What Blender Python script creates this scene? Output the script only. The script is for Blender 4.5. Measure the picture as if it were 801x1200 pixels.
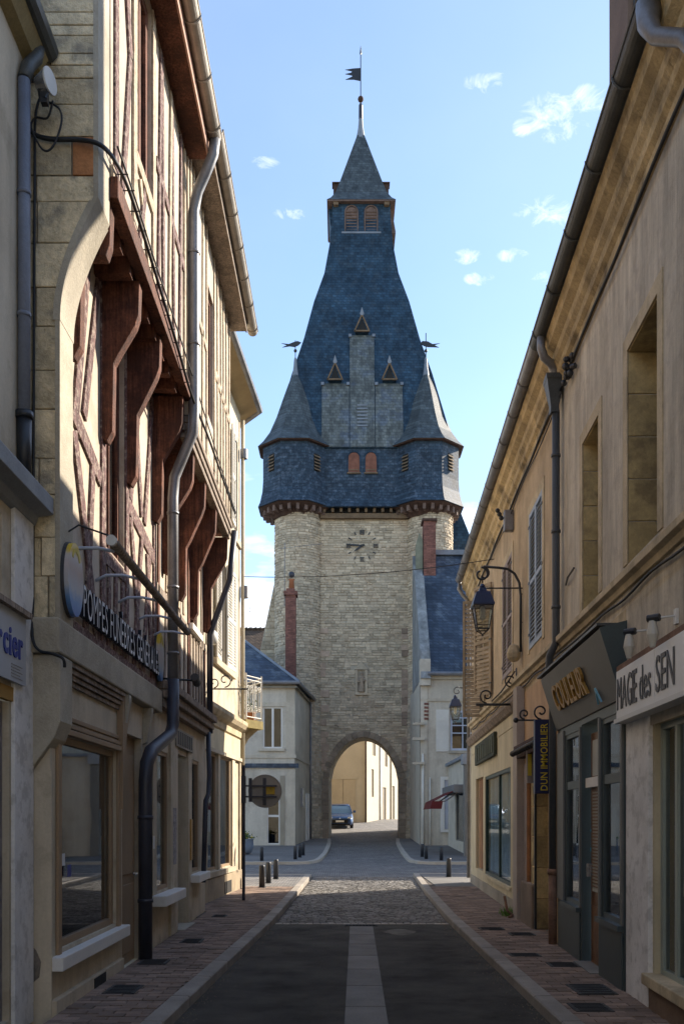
import bpy, bmesh, math, random
from mathutils import Vector
R = math.radians
random.seed(7)
for o in list(bpy.data.objects): bpy.data.objects.remove(o)
SC = bpy.context.scene
COL = SC.collection

# ---------------------------------------------------------------- camera
F = 1100.0                                   # focal length in photograph pixels (801 x 1200)
cd = bpy.data.cameras.new('camera'); cam = bpy.data.objects.new('camera', cd); COL.objects.link(cam)
cam.location = (0, 0, 1.6); cam.rotation_euler = (R(90), 0, 0)
cd.sensor_fit = 'VERTICAL'; cd.sensor_height = 36; cd.sensor_width = 24
cd.lens = F / 1200 * 36; cd.shift_y = 0.3
cd.clip_start = .05; cd.clip_end = 3000
SC.camera = cam

# ---------------------------------------------------------------- sky, sun, exposure
SUN_AZ, SUN_EL = 35, 30                    # azimuth measured from +X towards +Y
w = bpy.data.worlds.new('World'); SC.world = w; w.use_nodes = True
wn, wl = w.node_tree.nodes, w.node_tree.links
bg = wn['Background']; SKYTINT = (.93, .93, .90, 1)
sky = wn.new('ShaderNodeTexSky'); sky.sky_type = 'NISHITA'; sky.sun_disc = False
sky.sun_elevation = R(SUN_EL); sky.sun_rotation = R(90 - SUN_AZ)
sky.altitude = 100; sky.air_density = 1.0; sky.dust_density = .5; sky.ozone_density = 3.5
bg.inputs['Strength'].default_value = .104
def nd(t, **k):
    n = wn.new(t)
    for a, b in k.items(): setattr(n, a, b)
    return n
def mth(op, a, b=None, c=None):
    n = nd('ShaderNodeMath', operation=op)
    for i, x in enumerate((a, b, c)):
        if x is None: continue
        if isinstance(x, (int, float)): n.inputs[i].default_value = x
        else: wl.new(x, n.inputs[i])
    return n.outputs[0]
tc = nd('ShaderNodeTexCoord')
def vdot(vec):
    n = nd('ShaderNodeVectorMath', operation='DOT_PRODUCT'); wl.new(tc.outputs['Generated'], n.inputs[0]); n.inputs[1].default_value = vec
    return n.outputs['Value']
sep = nd('ShaderNodeSeparateXYZ'); wl.new(tc.outputs['Generated'], sep.inputs[0])
def blob(px, py, rx, ry):                    # a small cloud round one sky direction
    u, v = (px - 400.5) / F, (960 - py) / F
    ysafe = mth('MAXIMUM', sep.outputs['Y'], .05)
    du = mth('DIVIDE', mth('SUBTRACT', mth('DIVIDE', sep.outputs['X'], ysafe), u), rx / F)
    dv = mth('DIVIDE', mth('SUBTRACT', mth('DIVIDE', sep.outputs['Z'], ysafe), v), ry / F)
    d = mth('ADD', mth('MULTIPLY', du, du), mth('MULTIPLY', dv, dv))
    return mth('MAXIMUM', mth('SUBTRACT', 1.0, d), 0.0)
cl = None
for b in [(575, 97, 38, 16), (652, 135, 55, 38), (690, 120, 35, 26), (612, 150, 16, 14), (645, 248, 52, 26), (548, 301, 22, 12), (600, 299, 24, 11), (562, 326, 22, 11), (640, 325, 26, 10), (310, 190, 26, 10), (340, 250, 26, 9), (690, 330, 40, 20)]:
    x = blob(*b); cl = x if cl is None else mth('MAXIMUM', cl, x)
nz = nd('ShaderNodeTexNoise'); nz.inputs['Scale'].default_value = 38; nz.inputs['Detail'].default_value = 10; nz.inputs['Roughness'].default_value = .68; nz.inputs['Distortion'].default_value = .9
mp = nd('ShaderNodeMapping'); wl.new(tc.outputs['Generated'], mp.inputs[0]); mp.inputs['Scale'].default_value = (1, 1, 1.7); mp.inputs['Rotation'].default_value = (0, .4, 0)
wl.new(mp.outputs[0], nz.inputs['Vector'])
wisp = mth('MULTIPLY', mth('MAXIMUM', mth('SUBTRACT', mth('ADD', mth('MULTIPLY', nz.outputs[0], 3.2), mth('MULTIPLY', cl, .55)), 1.72), 0), .62)
wisp = mth('MULTIPLY', mth('MINIMUM', wisp, .9), mth('MINIMUM', mth('MULTIPLY', cl, 2.2), 1))
# bank of cloud all round, low over the horizon
nz2 = nd('ShaderNodeTexNoise'); nz2.inputs['Scale'].default_value = 7; nz2.inputs['Detail'].default_value = 8; nz2.inputs['Roughness'].default_value = .55
mp2 = nd('ShaderNodeMapping'); wl.new(tc.outputs['Generated'], mp2.inputs[0]); mp2.inputs['Scale'].default_value = (1, 1, 3.2); wl.new(mp2.outputs[0], nz2.inputs['Vector'])
elev = sep.outputs['Z']
lowm = mth('SUBTRACT', 1.0, mth('MULTIPLY', mth('ABSOLUTE', mth('SUBTRACT', elev, .18)), 5.2))
bank = mth('MINIMUM', mth('MAXIMUM', mth('MULTIPLY', mth('ADD', mth('SUBTRACT', nz2.outputs[0], .60), mth('MULTIPLY', lowm, .22)), 5), 0), .85)
nz3 = nd('ShaderNodeTexNoise'); nz3.inputs['Scale'].default_value = 4; nz3.inputs['Detail'].default_value = 5; wl.new(mp.outputs[0], nz3.inputs['Vector'])
veil = mth('MULTIPLY', mth('ADD', nz3.outputs[0], .1), .12)
amt = mth('MAXIMUM', mth('MAXIMUM', wisp, bank), veil)
mix = nd('ShaderNodeMix', data_type='RGBA'); wl.new(amt, mix.inputs[0]); tint = nd('ShaderNodeMix', data_type='RGBA', blend_type='MULTIPLY'); tint.inputs[0].default_value = 1; wl.new(sky.outputs[0], tint.inputs[6]); tint.inputs[7].default_value = SKYTINT
wl.new(tint.outputs[2], mix.inputs[6]); mix.inputs[7].default_value = (5.0, 5.1, 5.35, 1)
wl.new(mix.outputs[2], bg.inputs['Color'])

sd = bpy.data.lights.new('sun', 'SUN'); sun = bpy.data.objects.new('sun', sd); COL.objects.link(sun)
sd.energy = 3.4; sd.angle = R(.53); sd.color = (1, .88, .72)
sv = Vector((math.cos(R(SUN_AZ)) * math.cos(R(SUN_EL)), math.sin(R(SUN_AZ)) * math.cos(R(SUN_EL)), math.sin(R(SUN_EL))))
sun.rotation_euler = sv.to_track_quat('Z', 'Y').to_euler()
SC.view_settings.view_transform = 'Standard'; SC.view_settings.look = 'None'
SC.view_settings.exposure = 1.68; SC.view_settings.gamma = 1
SC.render.engine = 'CYCLES'
SC.cycles.max_bounces = 8; SC.cycles.diffuse_bounces = 6; SC.cycles.transparent_max_bounces = 12

# ---------------------------------------------------------------- materials
MC = {}
def M(name, col, rough=.85, var=.25, scale=1.5, bump=.25, fine=45, streak=0., stain=None, stain_amt=.0, stain_scale=1.2, rnd=0., island=0., metal=0., spec=.35, joints=None, grain=0.):
    if name in MC: return MC[name]
    m = bpy.data.materials.new(name); m.use_nodes = True; MC[name] = m
    N, L = m.node_tree.nodes, m.node_tree.links
    P = N['Principled BSDF']; P.inputs['Roughness'].default_value = rough; P.inputs['Metallic'].default_value = metal
    P.inputs['Specular IOR Level'].default_value = spec
    G = N.new('ShaderNodeNewGeometry'); pos = G.outputs['Position']
    def noise(sc, det=6, rg=.6, vec=None):
        n = N.new('ShaderNodeTexNoise'); n.inputs['Scale'].default_value = sc; n.inputs['Detail'].default_value = det; n.inputs['Roughness'].default_value = rg
        L.new(vec or pos, n.inputs['Vector']); return n.outputs[0]
    def ma(op, a, b):
        n = N.new('ShaderNodeMath'); n.operation = op
        for i, x in enumerate((a, b)):
            if isinstance(x, (int, float)): n.inputs[i].default_value = x
            else: L.new(x, n.inputs[i])
        return n.outputs[0]
    def rng(x, a, b, c, d):
        n = N.new('ShaderNodeMapRange'); L.new(x, n.inputs[0])
        for i, q in enumerate((a, b, c, d)): n.inputs[i + 1].default_value = q
        return n.outputs[0]
    fac = rng(noise(scale), .3, .7, 1 - var, 1 + var)
    f2 = noise(fine, 4, .7); fac = ma('MULTIPLY', fac, rng(f2, .3, .7, 1 - var * .5, 1 + var * .5))
    if streak:
        mpn = N.new('ShaderNodeMapping'); L.new(pos, mpn.inputs[0]); mpn.inputs['Scale'].default_value = (2.6, 2.6, .28)
        fac = ma('MULTIPLY', fac, rng(noise(1.6, 9, .7, mpn.outputs[0]), .35, .65, 1 - streak, 1 + streak * .6))
    if grain:
        mpg = N.new('ShaderNodeMapping'); L.new(pos, mpg.inputs[0]); mpg.inputs['Scale'].default_value = (38, 38, 2.2)
        gn = noise(1.0, 6, .7, mpg.outputs[0]); fac = ma('MULTIPLY', fac, rng(gn, .35, .65, 1 - grain, 1 + grain))
    if rnd:
        oi = N.new('ShaderNodeObjectInfo'); fac = ma('MULTIPLY', fac, rng(oi.outputs['Random'], 0, 1, 1 - rnd, 1 + rnd))
    if island: fac = ma('MULTIPLY', fac, rng(G.outputs['Random Per Island'], 0, 1, 1 - island, 1 + island))
    mul = N.new('ShaderNodeMix'); mul.data_type = 'RGBA'; mul.blend_type = 'MULTIPLY'; mul.inputs[0].default_value = 1
    mul.inputs[6].default_value = (*col, 1); L.new(fac, mul.inputs[7]); out = mul.outputs[2]
    if stain is not None:
        s = rng(noise(stain_scale, 7, .65), .5, .62, 0, stain_amt)
        mm = N.new('ShaderNodeMix'); mm.data_type = 'RGBA'; L.new(s, mm.inputs[0]); L.new(out, mm.inputs[6]); mm.inputs[7].default_value = (*stain, 1); out = mm.outputs[2]
    bh = f2 if not grain else ma('ADD', ma('MULTIPLY', f2, .4), gn)
    if joints:                                # fine courses for surfaces too far off to count
        br = N.new('ShaderNodeTexBrick'); br.inputs['Scale'].default_value = 1
        br.inputs['Brick Width'].default_value = joints[0]; br.inputs['Row Height'].default_value = joints[1]; br.inputs['Mortar Size'].default_value = joints[2]
        br.inputs['Color1'].default_value = (.70, .71, .72, 1); br.inputs['Color2'].default_value = (1.30, 1.28, 1.25, 1); br.inputs['Mortar'].default_value = (*[joints[3]] * 3, 1)
        cb = N.new('ShaderNodeCombineXYZ'); sp = N.new('ShaderNodeSeparateXYZ'); L.new(pos, sp.inputs[0])
        L.new(ma('ADD', sp.outputs[0], ma('MULTIPLY', sp.outputs[1], .93)), cb.inputs[0]); L.new(sp.outputs[2] if len(joints) < 5 else sp.outputs[1], cb.inputs[1])
        if len(joints) == 5: L.new(sp.outputs[0], cb.inputs[0])
        L.new(cb.outputs[0], br.inputs['Vector'])
        m3 = N.new('ShaderNodeMix'); m3.data_type = 'RGBA'; m3.blend_type = 'MULTIPLY'; m3.inputs[0].default_value = 1
        L.new(out, m3.inputs[6]); L.new(br.outputs['Color'], m3.inputs[7]); out = m3.outputs[2]
    L.new(out, P.inputs['Base Color'])
    if bump:
        b = N.new('ShaderNodeBump'); b.inputs['Strength'].default_value = bump; b.inputs['Distance'].default_value = .02
        L.new(bh, b.inputs['Height']); L.new(b.outputs[0], P.inputs['Normal'])
    return m
def Mglass(name='window glass', tint=(.82, .87, .87), refl=.05, ior=1.52):
    m = bpy.data.materials.new(name); m.use_nodes = True; N, L = m.node_tree.nodes, m.node_tree.links
    N.remove(N['Principled BSDF']); o = N['Material Output']
    t = N.new('ShaderNodeBsdfTransparent'); t.inputs[0].default_value = (*tint, 1)
    g = N.new('ShaderNodeBsdfGlossy'); g.inputs['Roughness'].default_value = .02; g.inputs[0].default_value = (.95, .97, 1, 1)
    fr = N.new('ShaderNodeFresnel'); fr.inputs[0].default_value = ior
    a = N.new('ShaderNodeMath'); a.operation = 'ADD'; a.use_clamp = True; k_ = N.new('ShaderNodeMath'); k_.operation = 'MULTIPLY'; L.new(fr.outputs[0], k_.inputs[0]); k_.inputs[1].default_value = 1 if ior > 1.4 else .4; L.new(k_.outputs[0], a.inputs[0]); a.inputs[1].default_value = refl
    nn = N.new('ShaderNodeTexNoise'); nn.inputs['Scale'].default_value = 1.3; b = N.new('ShaderNodeBump'); b.inputs['Strength'].default_value = .04; b.inputs['Distance'].default_value = .05
    L.new(nn.outputs[0], b.inputs['Height']); L.new(b.outputs[0], g.inputs['Normal'])
    x = N.new('ShaderNodeMixShader'); L.new(a.outputs[0], x.inputs[0]); L.new(t.outputs[0], x.inputs[1]); L.new(g.outputs[0], x.inputs[2]); L.new(x.outputs[0], o.inputs[0])
    return m
glass = Mglass()
glass_dark = Mglass('dark window glass', (.3, .36, .38), .02)
glass_soft = Mglass('dull window glass', (.85, .9, .92), 0., 1.22)
lamp_glass = Mglass('lantern glass', (.85, .86, .8), .1)

stucco_grey = M('grey roughcast', (.56, .50, .40), var=.13, scale=1.1, bump=.9, fine=30, grain=.06, streak=.32, stain=(.34, .29, .235), stain_amt=.45, stain_scale=4.5)
stucco_ochre = M('ochre roughcast', (.48, .37, .24), var=.2, scale=1.6, bump=.9, fine=36, grain=.04, streak=.15, stain=(.27, .19, .11), stain_amt=.4)
stucco_peach = M('peach render', (.46, .31, .19), var=.14, scale=2, bump=.3, streak=.12)
limestone = M('ochre limestone', (.46, .34, .16), var=.3, scale=2.6, bump=.5, fine=30, rnd=.2, stain=(.14, .10, .055), stain_amt=.6, stain_scale=2.5)
cornice_stone = M('stained cornice stone', (.46, .35, .19), var=.4, scale=2.4, bump=.7, fine=26, rnd=.16, streak=0, stain=(.12, .09, .05), stain_amt=.85, stain_scale=1.6)
string_stone = M('string course stone', (.50, .41, .27), var=.22, scale=2.2, bump=.3, stain=(.22, .18, .12), stain_amt=.5, stain_scale=2)
cream_plaster = M('cream plaster infill', (.48, .41, .325), var=.16, scale=2, bump=.35, fine=28, streak=.08, stain=(.36, .28, .21), stain_amt=.7, stain_scale=2.2)
cream_wall = M('cream painted wall', (.52, .45, .34), var=.12, scale=1.7, bump=.25, streak=.14, stain=(.27, .22, .15), stain_amt=.5, stain_scale=1.8)
cream_shop = M('pale cream shop render', (.55, .48, .33), var=.1, scale=1.4, bump=.15, streak=.15, stain=(.33, .28, .2), stain_amt=.35)
pier_stone = M('weathered pier stone', (.56, .47, .31), var=.35, scale=3.4, bump=1.2, fine=20, rnd=.22, stain=(.22, .20, .16), stain_amt=.8, stain_scale=3.5)
pier_brick = M('orange brick patch', (.38, .17, .07), var=.3, scale=6, bump=.5, rnd=.2)
mortar = M('old mortar', (.27, .22, .16), var=.25, bump=.6)
corbel_stone = M('pale corbel stone', (.40, .36, .285), var=.2, scale=2.5, bump=.4, stain=(.24, .21, .15), stain_amt=.5)
purple_timber = M('flaking purple timber', (.15, .085, .08), var=.6, scale=14, bump=1.2, fine=60, grain=.35, stain=(.42, .34, .28), stain_amt=.85, stain_scale=20)
brown_timber = M('red brown timber', (.13, .05, .03), var=.5, scale=5, grain=.55, bump=.9, fine=40, rnd=.15, stain=(.07, .03, .02), stain_amt=.8, stain_scale=3)
dark_timber = M('dark timber', (.07, .04, .03), var=.4, scale=6, bump=.5)
cream_timber = M('cream painted timber', (.50, .41, .30), var=.25, scale=9, grain=.3, bump=.9, fine=50, stain=(.25, .18, .12), stain_amt=.6, stain_scale=14)
grey_timber = M('weathered grey timber', (.24, .19, .15), var=.4, scale=7, grain=.4, bump=.9, fine=45)
brown_paint = M('brown painted wood', (.30, .21, .13), var=.15, rough=.6, bump=.15)
white_paint = M('white paint', (.72, .70, .66), var=.08, rough=.55, bump=.1)
cool_white = M('blue white paint', (.50, .55, .66), var=.1, rough=.6, bump=.1)
shutter_white = M('white shutter paint', (.68, .66, .60), var=.1, rough=.6, bump=.1)
shutter_blue = M('pale blue shutter paint', (.30, .36, .45), var=.15, rough=.6, bump=.15)
shutter_brown = M('bare brown shutter wood', (.30, .24, .17), var=.3, scale=4, rough=.8, bump=.4, rnd=.12)
zinc = M('grey zinc', (.21, .21, .22), var=.25, scale=3, rough=.45, metal=.35, bump=.1, spec=.5)
zinc_dark = M('dark painted pipe', (.035, .038, .055), var=.25, scale=3, rough=.45, bump=.1, spec=.5)
zinc_warm = M('sunlit zinc gutter', (.33, .29, .24), var=.25, scale=3, rough=.5, metal=.3, bump=.1)  # zinc made lighter and warmer, sunlight put into its colour
zinc_black = M('blackened gutter', (.055, .06, .06), var=.4, scale=2.5, rough=.5, bump=.15, spec=.5)
rust = M('rusty pipe', (.22, .13, .09), var=.3, scale=9, bump=.4)
iron = M('black wrought iron', (.018, .02, .024), var=.2, rough=.45, bump=.05, spec=.5)
navy_metal = M('navy lantern paint', (.02, .035, .09), var=.15, rough=.35, bump=.03, spec=.5)
cable_m = M('black cable', (.02, .022, .025), var=.1, rough=.6, bump=0)
slate = M('blue slate', (.024, .056, .095), var=.35, scale=.9, rough=.62, bump=.35, fine=18, spec=.22, streak=.3, stain=(.07, .10, .13), stain_amt=.3, stain_scale=2.5, joints=(.24, .16, .012, .55))
slate_lichen = M('slate with lichen flecks', (.032, .056, .088), var=.3, scale=1.4, rough=.62, bump=.35, fine=18, spec=.22, stain=(.17, .22, .30), stain_amt=.3, stain_scale=4.5, joints=(.24, .16, .012, .55))
slate_grey = M('weathered grey slate', (.125, .145, .145), var=.3, scale=1.1, rough=.65, bump=.3, fine=14, streak=.45, stain=(.07, .10, .16), stain_amt=.6, stain_scale=1.1, joints=(.24, .16, .012, .6))
slate_turret = M('mossy turret slate', (.068, .088, .10), var=.35, scale=1.3, rough=.6, bump=.3, streak=.35, joints=(.24, .16, .012, .6))
slate_house = M('house roof slate', (.040, .060, .092), var=.35, scale=.7, rough=.5, bump=.3, streak=.2, stain=(.17, .21, .25), stain_amt=.5, stain_scale=1.0, joints=(.24, .16, .012, .55))
lead = M('lead flashing', (.19, .22, .26), var=.25, rough=.5, bump=.15)
tower_stone = M('tower limestone', (.54, .455, .335), var=.26, scale=.5, bump=.8, fine=7, island=.27, stain=(.33, .24, .16), stain_amt=.55, stain_scale=.5)
tower_mortar = M('tower mortar', (.44, .385, .30), var=.25, scale=1, bump=.5, fine=8)
quoin = M('reddish brown quoin stone', (.38, .29, .22), var=.3, scale=1.5, bump=.5, fine=9, rnd=.3)
arch_stone = M('brown arch stone', (.29, .23, .17), var=.25, scale=1.5, bump=.5, fine=9, rnd=.2)
house_grey = M('grey lime render', (.58, .53, .44), var=.14, scale=.6, bump=.3, fine=9, streak=.12, stain=(.30, .25, .19), stain_amt=.5, stain_scale=.6)
house_beige = M('beige render', (.54, .48, .38), var=.12, scale=.8, bump=.25, fine=10, streak=.10, stain=(.32, .27, .2), stain_amt=.4, stain_scale=.7)
tan_wall = M('tan render', (.46, .38, .26), var=.08, scale=.8, bump=.15, fine=10)
yellow_wall = M('yellow lime render', (.50, .44, .34), var=.08, scale=.8, bump=.15, fine=10)
brick_red = M('chimney brick', (.20, .09, .07), var=.3, scale=3, bump=.4, fine=14, joints=(.23, .075, .012, .8))
louvre_red = M('red brown louvre wood', (.21, .09, .06), var=.3, scale=3, bump=.3)
louvre_brown = M('weathered louvre wood', (.16, .11, .09), var=.35, scale=3, bump=.3)
tan_wood = M('bare tan timber', (.17, .12, .075), var=.3, scale=3, bump=.4)
tile_brown = M('brown roof tile', (.12, .085, .06), var=.35, scale=1.5, bump=.6, fine=6, joints=(.2, .25, .03, .6))
asphalt = M('asphalt', (.092, .086, .076), var=.55, scale=1.3, bump=1.2, fine=110, spec=.25, stain=(.15, .138, .12), stain_amt=.45, stain_scale=1.6)
asphalt_grey = M('grey pavement asphalt', (.17, .163, .155), var=.2, scale=.7, bump=.4, fine=60)
concrete = M('concrete slab', (.20, .19, .175), var=.2, scale=2, bump=.4, fine=60, rnd=.08)
cobble = M('far cobbles', (.21, .20, .19), var=.25, scale=.9, bump=.5, fine=20, joints=(.14, .14, .018, .5, 1))
sett = M('grey granite sett', (.21, .20, .185), var=.25, scale=1.2, bump=.6, fine=40, island=.35)
pale_sett = M('pale granite sett', (.33, .30, .26), var=.2, bump=.4, rnd=.2)
kerb_m = M('kerb granite', (.30, .27, .235), var=.2, scale=3, bump=.5, fine=60, rnd=.12)
kerb_pale = M('pale kerb granite', (.42, .38, .32), var=.15, scale=2, bump=.4, fine=30)
paver = M('red brown clay paver', (.25, .18, .14), var=.25, scale=2.2, bump=.5, fine=60, rnd=.28, stain=(.10, .075, .06), stain_amt=.4, stain_scale=2)
paver_s = M('clay pavers further off', (.25, .18, .14), var=.25, scale=2.2, bump=.5, fine=60, island=.28, stain=(.10, .075, .06), stain_amt=.4, stain_scale=2)
joint_m = M('sand joint', (.08, .065, .052), var=.2, bump=.3)
cover_m = M('dark cast iron cover', (.035, .035, .036), var=.3, scale=8, rough=.6, bump=.6, fine=90)
dirt = M('ground earth', (.30, .27, .22), var=.2, bump=.3)
marble_dark = M('dark veined marble', (.13, .12, .14), var=.3, scale=3, rough=.3, bump=0, stain=(.3, .28, .3), stain_amt=.6, stain_scale=4, spec=.5)
marble_white = M('worn white marble', (.72, .71, .70), var=.15, scale=2, rough=.5, bump=.15, stain=(.40, .39, .38), stain_amt=.6, stain_scale=7)
cornice_blue = M('grey stone cornice', (.27, .28, .29), var=.2, scale=2, bump=.3)
shop_grey = M('charcoal shop paint', (.14, .142, .135), var=.1, scale=2, rough=.5, bump=.08, spec=.4)
shop_teal = M('dark teal shop paint', (.055, .075, .08), var=.15, scale=2, rough=.4, bump=.05, spec=.45)
sign_white = M('white sign panel', (.70, .70, .69), var=.05, rough=.4, bump=0)
sign_pale = M('pale blue sign panel', (.40, .42, .45), var=.05, rough=.5, bump=0)
letter_dark = M('dark grey lettering', (.05, .05, .055), var=.05, rough=.5, bump=0)
letter_black = M('black letter edge', (.012, .014, .025), var=.05, rough=.4, bump=0)
letter_white = M('white letter face', (.62, .66, .72), var=.05, rough=.4, bump=0)
letter_blue = M('blue lettering', (.03, .05, .25), var=.05, rough=.5, bump=0)
letter_gold = M('gold lettering', (.40, .23, .06), var=.15, scale=20, rough=.35, metal=.4, bump=0)
letter_yellow = M('yellow lettering', (.55, .42, .04), var=.05, rough=.5, bump=0)
navy = M('navy sign', (.012, .018, .075), var=.1, rough=.35, bump=0, spec=.45)
pale_blue = M('pale blue plastic', (.20, .42, .55), var=.1, rough=.4, bump=0)
door_wood = M('varnished brown door wood', (.16, .075, .035), var=.3, scale=6, rough=.45, bump=.2)
blind_m = M('pale slat blind', (.42, .43, .40), var=.08, rough=.7, bump=0)
blind_blue = M('blue vertical blind', (.34, .45, .54), var=.12, rough=.7, bump=0, rnd=.2)
interior = M('dim shop interior', (.22, .21, .19), var=.3, scale=2, bump=0)
interior_dark = M('dark interior', (.02, .02, .02), var=.2, bump=0)
display_grey = M('display backing', (.40, .42, .34), var=.06, rough=.6, bump=0)
awning_red = M('red awning canvas', (.11, .014, .014), var=.15, rough=.8, bump=.1)
car_paint = M('dark blue car paint', (.03, .07, .17), var=.03, rough=.2, bump=0, spec=.7, metal=.3)
rubber = M('tyre rubber', (.015, .015, .015), var=.1, bump=0)
chrome = M('bright metal', (.6, .62, .65), var=.05, rough=.25, metal=.8, bump=0)
plastic_white = M('white plastic', (.62, .62, .6), var=.05, rough=.5, bump=0)
leaf_m = M('green leaf', (.06, .12, .03), var=.4, scale=20, bump=0, island=.4)
plant_dark = M('dark leaf', (.02, .03, .02), var=.4, scale=20, bump=0, island=.4)
flower_m = M('yellow flower', (.7, .5, .04), var=.2, bump=0)
pot_m = M('grey blue planter', (.16, .20, .26), var=.15, bump=.1)
paper = M('white paper', (.7, .7, .7), var=.03, bump=0)
terracotta = M('terracotta pot', (.40, .16, .08), var=.2, bump=.1)
statue_m = M('eroded pale statue stone', (.38, .30, .22), var=.3, scale=5, bump=.5)
sign_back = M('grey sign back', (.27, .25, .22), var=.12, rough=.5, metal=.1, bump=0)
sticker = M('ochre label', (.45, .30, .04), var=.3, scale=9, bump=0)
bollard_m = M('dark bollard paint', (.022, .026, .035), var=.1, rough=.45, bump=0, spec=.5)

# ---------------------------------------------------------------- geometry helpers
class MB:
    def __init__(s): s.v = []; s.f = []
    def add(s, vs, fs):
        n = len(s.v); s.v += [Vector(x) for x in vs]; s.f += [tuple(i + n for i in f) for f in fs]; return s
    def quad(s, *p): return s.add(p, [tuple(range(len(p)))])
    def box(s, fr, s0, s1, o0, o1, z0, z1):
        return s.add([fr(a, b, c) for a in (s0, s1) for b in (o0, o1) for c in (z0, z1)],
                     [(0, 1, 3, 2), (4, 6, 7, 5), (0, 4, 5, 1), (2, 3, 7, 6), (0, 2, 6, 4), (1, 5, 7, 3)])
    def prism(s, fr, pts, o0, o1):             # outline in (s,z), extruded along o
        n = len(pts)
        return s.add([fr(a, o0, b) for a, b in pts] + [fr(a, o1, b) for a, b in pts],
                     [tuple(range(n)), tuple(range(2 * n - 1, n - 1, -1))] + [(i, (i + 1) % n, (i + 1) % n + n, i + n) for i in range(n)])
    def prof(s, fr, pts, s0, s1, close=True):  # outline in (o,z), extruded along s
        n = len(pts)
        return s.add([fr(s0, a, b) for a, b in pts] + [fr(s1, a, b) for a, b in pts],
                     [tuple(range(n)), tuple(range(2 * n - 1, n - 1, -1))] + [(i, (i + 1) % n, (i + 1) % n + n, i + n) for i in range(n)])
    def tube(s, pts, r, n=8, caps=True):
        pts = [Vector(p) for p in pts]; rings = []
        up = Vector((0, 0, 1)); prev = None
        for i, p in enumerate(pts):
            d = (pts[min(i + 1, len(pts) - 1)] - pts[max(i - 1, 0)]).normalized()
            a = prev if prev is not None else (Vector((1, 0, 0)) if abs(d.z) > .9 else up)
            x = d.cross(a).normalized(); y = x.cross(d).normalized(); prev = y
            rr = r[i] if isinstance(r, (list, tuple)) else r
            rings.append([p + (x * math.cos(t) + y * math.sin(t)) * rr for t in [2 * math.pi * k / n for k in range(n)]])
        vs = [v for g in rings for v in g]; fs = []
        for i in range(len(rings) - 1):
            for k in range(n): fs.append((i * n + k, i * n + (k + 1) % n, (i + 1) * n + (k + 1) % n, (i + 1) * n + k))
        if caps: fs += [tuple(range(n)), tuple(range(len(vs) - n, len(vs)))]
        return s.add(vs, fs)
    def rings(s, rings, caps=True):            # stack of equal-length closed loops
        n = len(rings[0]); vs = [v for g in rings for v in g]; fs = []
        for i in range(len(rings) - 1):
            for k in range(n): fs.append((i * n + k, i * n + (k + 1) % n, (i + 1) * n + (k + 1) % n, (i + 1) * n + k))
        if caps: fs += [tuple(range(n)), tuple(range(len(vs) - n, len(vs)))]
        return s.add(vs, fs)
    def lathe(s, c, prof, n=12, rot=0., caps=True, sx=1., sy=1.):
        return s.rings([[(c[0] + sx * r * math.cos(rot + 2 * math.pi * k / n), c[1] + sy * r * math.sin(rot + 2 * math.pi * k / n), c[2] + z) for k in range(n)] for r, z in prof], caps)
    def ball(s, c, r, n=8):
        return s.lathe(c, [(max(.001, r * math.sin(math.pi * i / n)), -r * math.cos(math.pi * i / n)) for i in range(n + 1)], n)
    def build(s, name, mat, parent=None, smooth=False, bevel=0., label=None, kind=None):
        me = bpy.data.meshes.new(name)
        org = wloc(parent) if parent else Vector((0, 0, 0))
        me.from_pydata([tuple(v - org) for v in s.v], [], s.f)
        bm = bmesh.new(); bm.from_mesh(me); bmesh.ops.recalc_face_normals(bm, faces=bm.faces); bm.to_mesh(me); bm.free()
        me.materials.append(mat)
        if smooth: me.polygons.foreach_set('use_smooth', [True] * len(me.polygons))
        o = bpy.data.objects.new(name, me); COL.objects.link(o)
        if parent: o.parent = parent
        if bevel:
            b = o.modifiers.new('bevel', 'BEVEL'); b.width = bevel; b.segments = 2; b.limit_method = 'ANGLE'; b.harden_normals = False
        if label: o['label'] = label
        if kind: o['kind'] = kind
        return o
def wloc(o):
    v = Vector((0, 0, 0))
    while o: v += o.location; o = o.parent
    return v
def T(name, label, cat, loc=(0, 0, 0), group=None):
    o = bpy.data.objects.new(name, None); COL.objects.link(o); o.location = loc; o.empty_display_size = .2
    o['label'] = label; o['category'] = cat
    if group: o['group'] = group
    return o
def tag(o, label, cat, group=None):
    o['label'] = label; o['category'] = cat
    if group: o['group'] = group
    return o
def struct(o): o['kind'] = 'structure'; return o
def clone(src, parent, off):                   # one more piece sharing mesh data
    c = src.copy(); COL.objects.link(c); c.parent = parent; c.location = src.location + Vector(off); return c
def copy_thing(root, loc, label):
    r = root.copy(); COL.objects.link(r); r.location = loc; r['label'] = label
    def rec(a, b):
        for ch in list(a.children):
            c = ch.copy(); COL.objects.link(c); c.parent = b; rec(ch, c)
    rec(root, r); return r
def at(px, py, d): return Vector(((px - 400.5) * d / F, d, 1.6 + (960 - py) * d / F))

def LF(s, o, z): return Vector((-2.25 + o, s, z))                          # left row
def DF(s, o, z): return Vector((-2.25 + .065 * (s - 20.8) + o, s, z))      # left corner house, turned a little
def RF(s, o, z): return Vector((2.155 + .0414 * s - o, s, z))              # right row
def FF(d):
    return lambda s, o, z: Vector((s, d - o, z))
def W(x, y, z): return Vector((x, y, z))

def gz(y):
    if y <= 33: return 0.
    if y <= 50: return .03 * (y - 33)
    if y <= 70: return .51 + .054 * (y - 50)
    return 1.59

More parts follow.
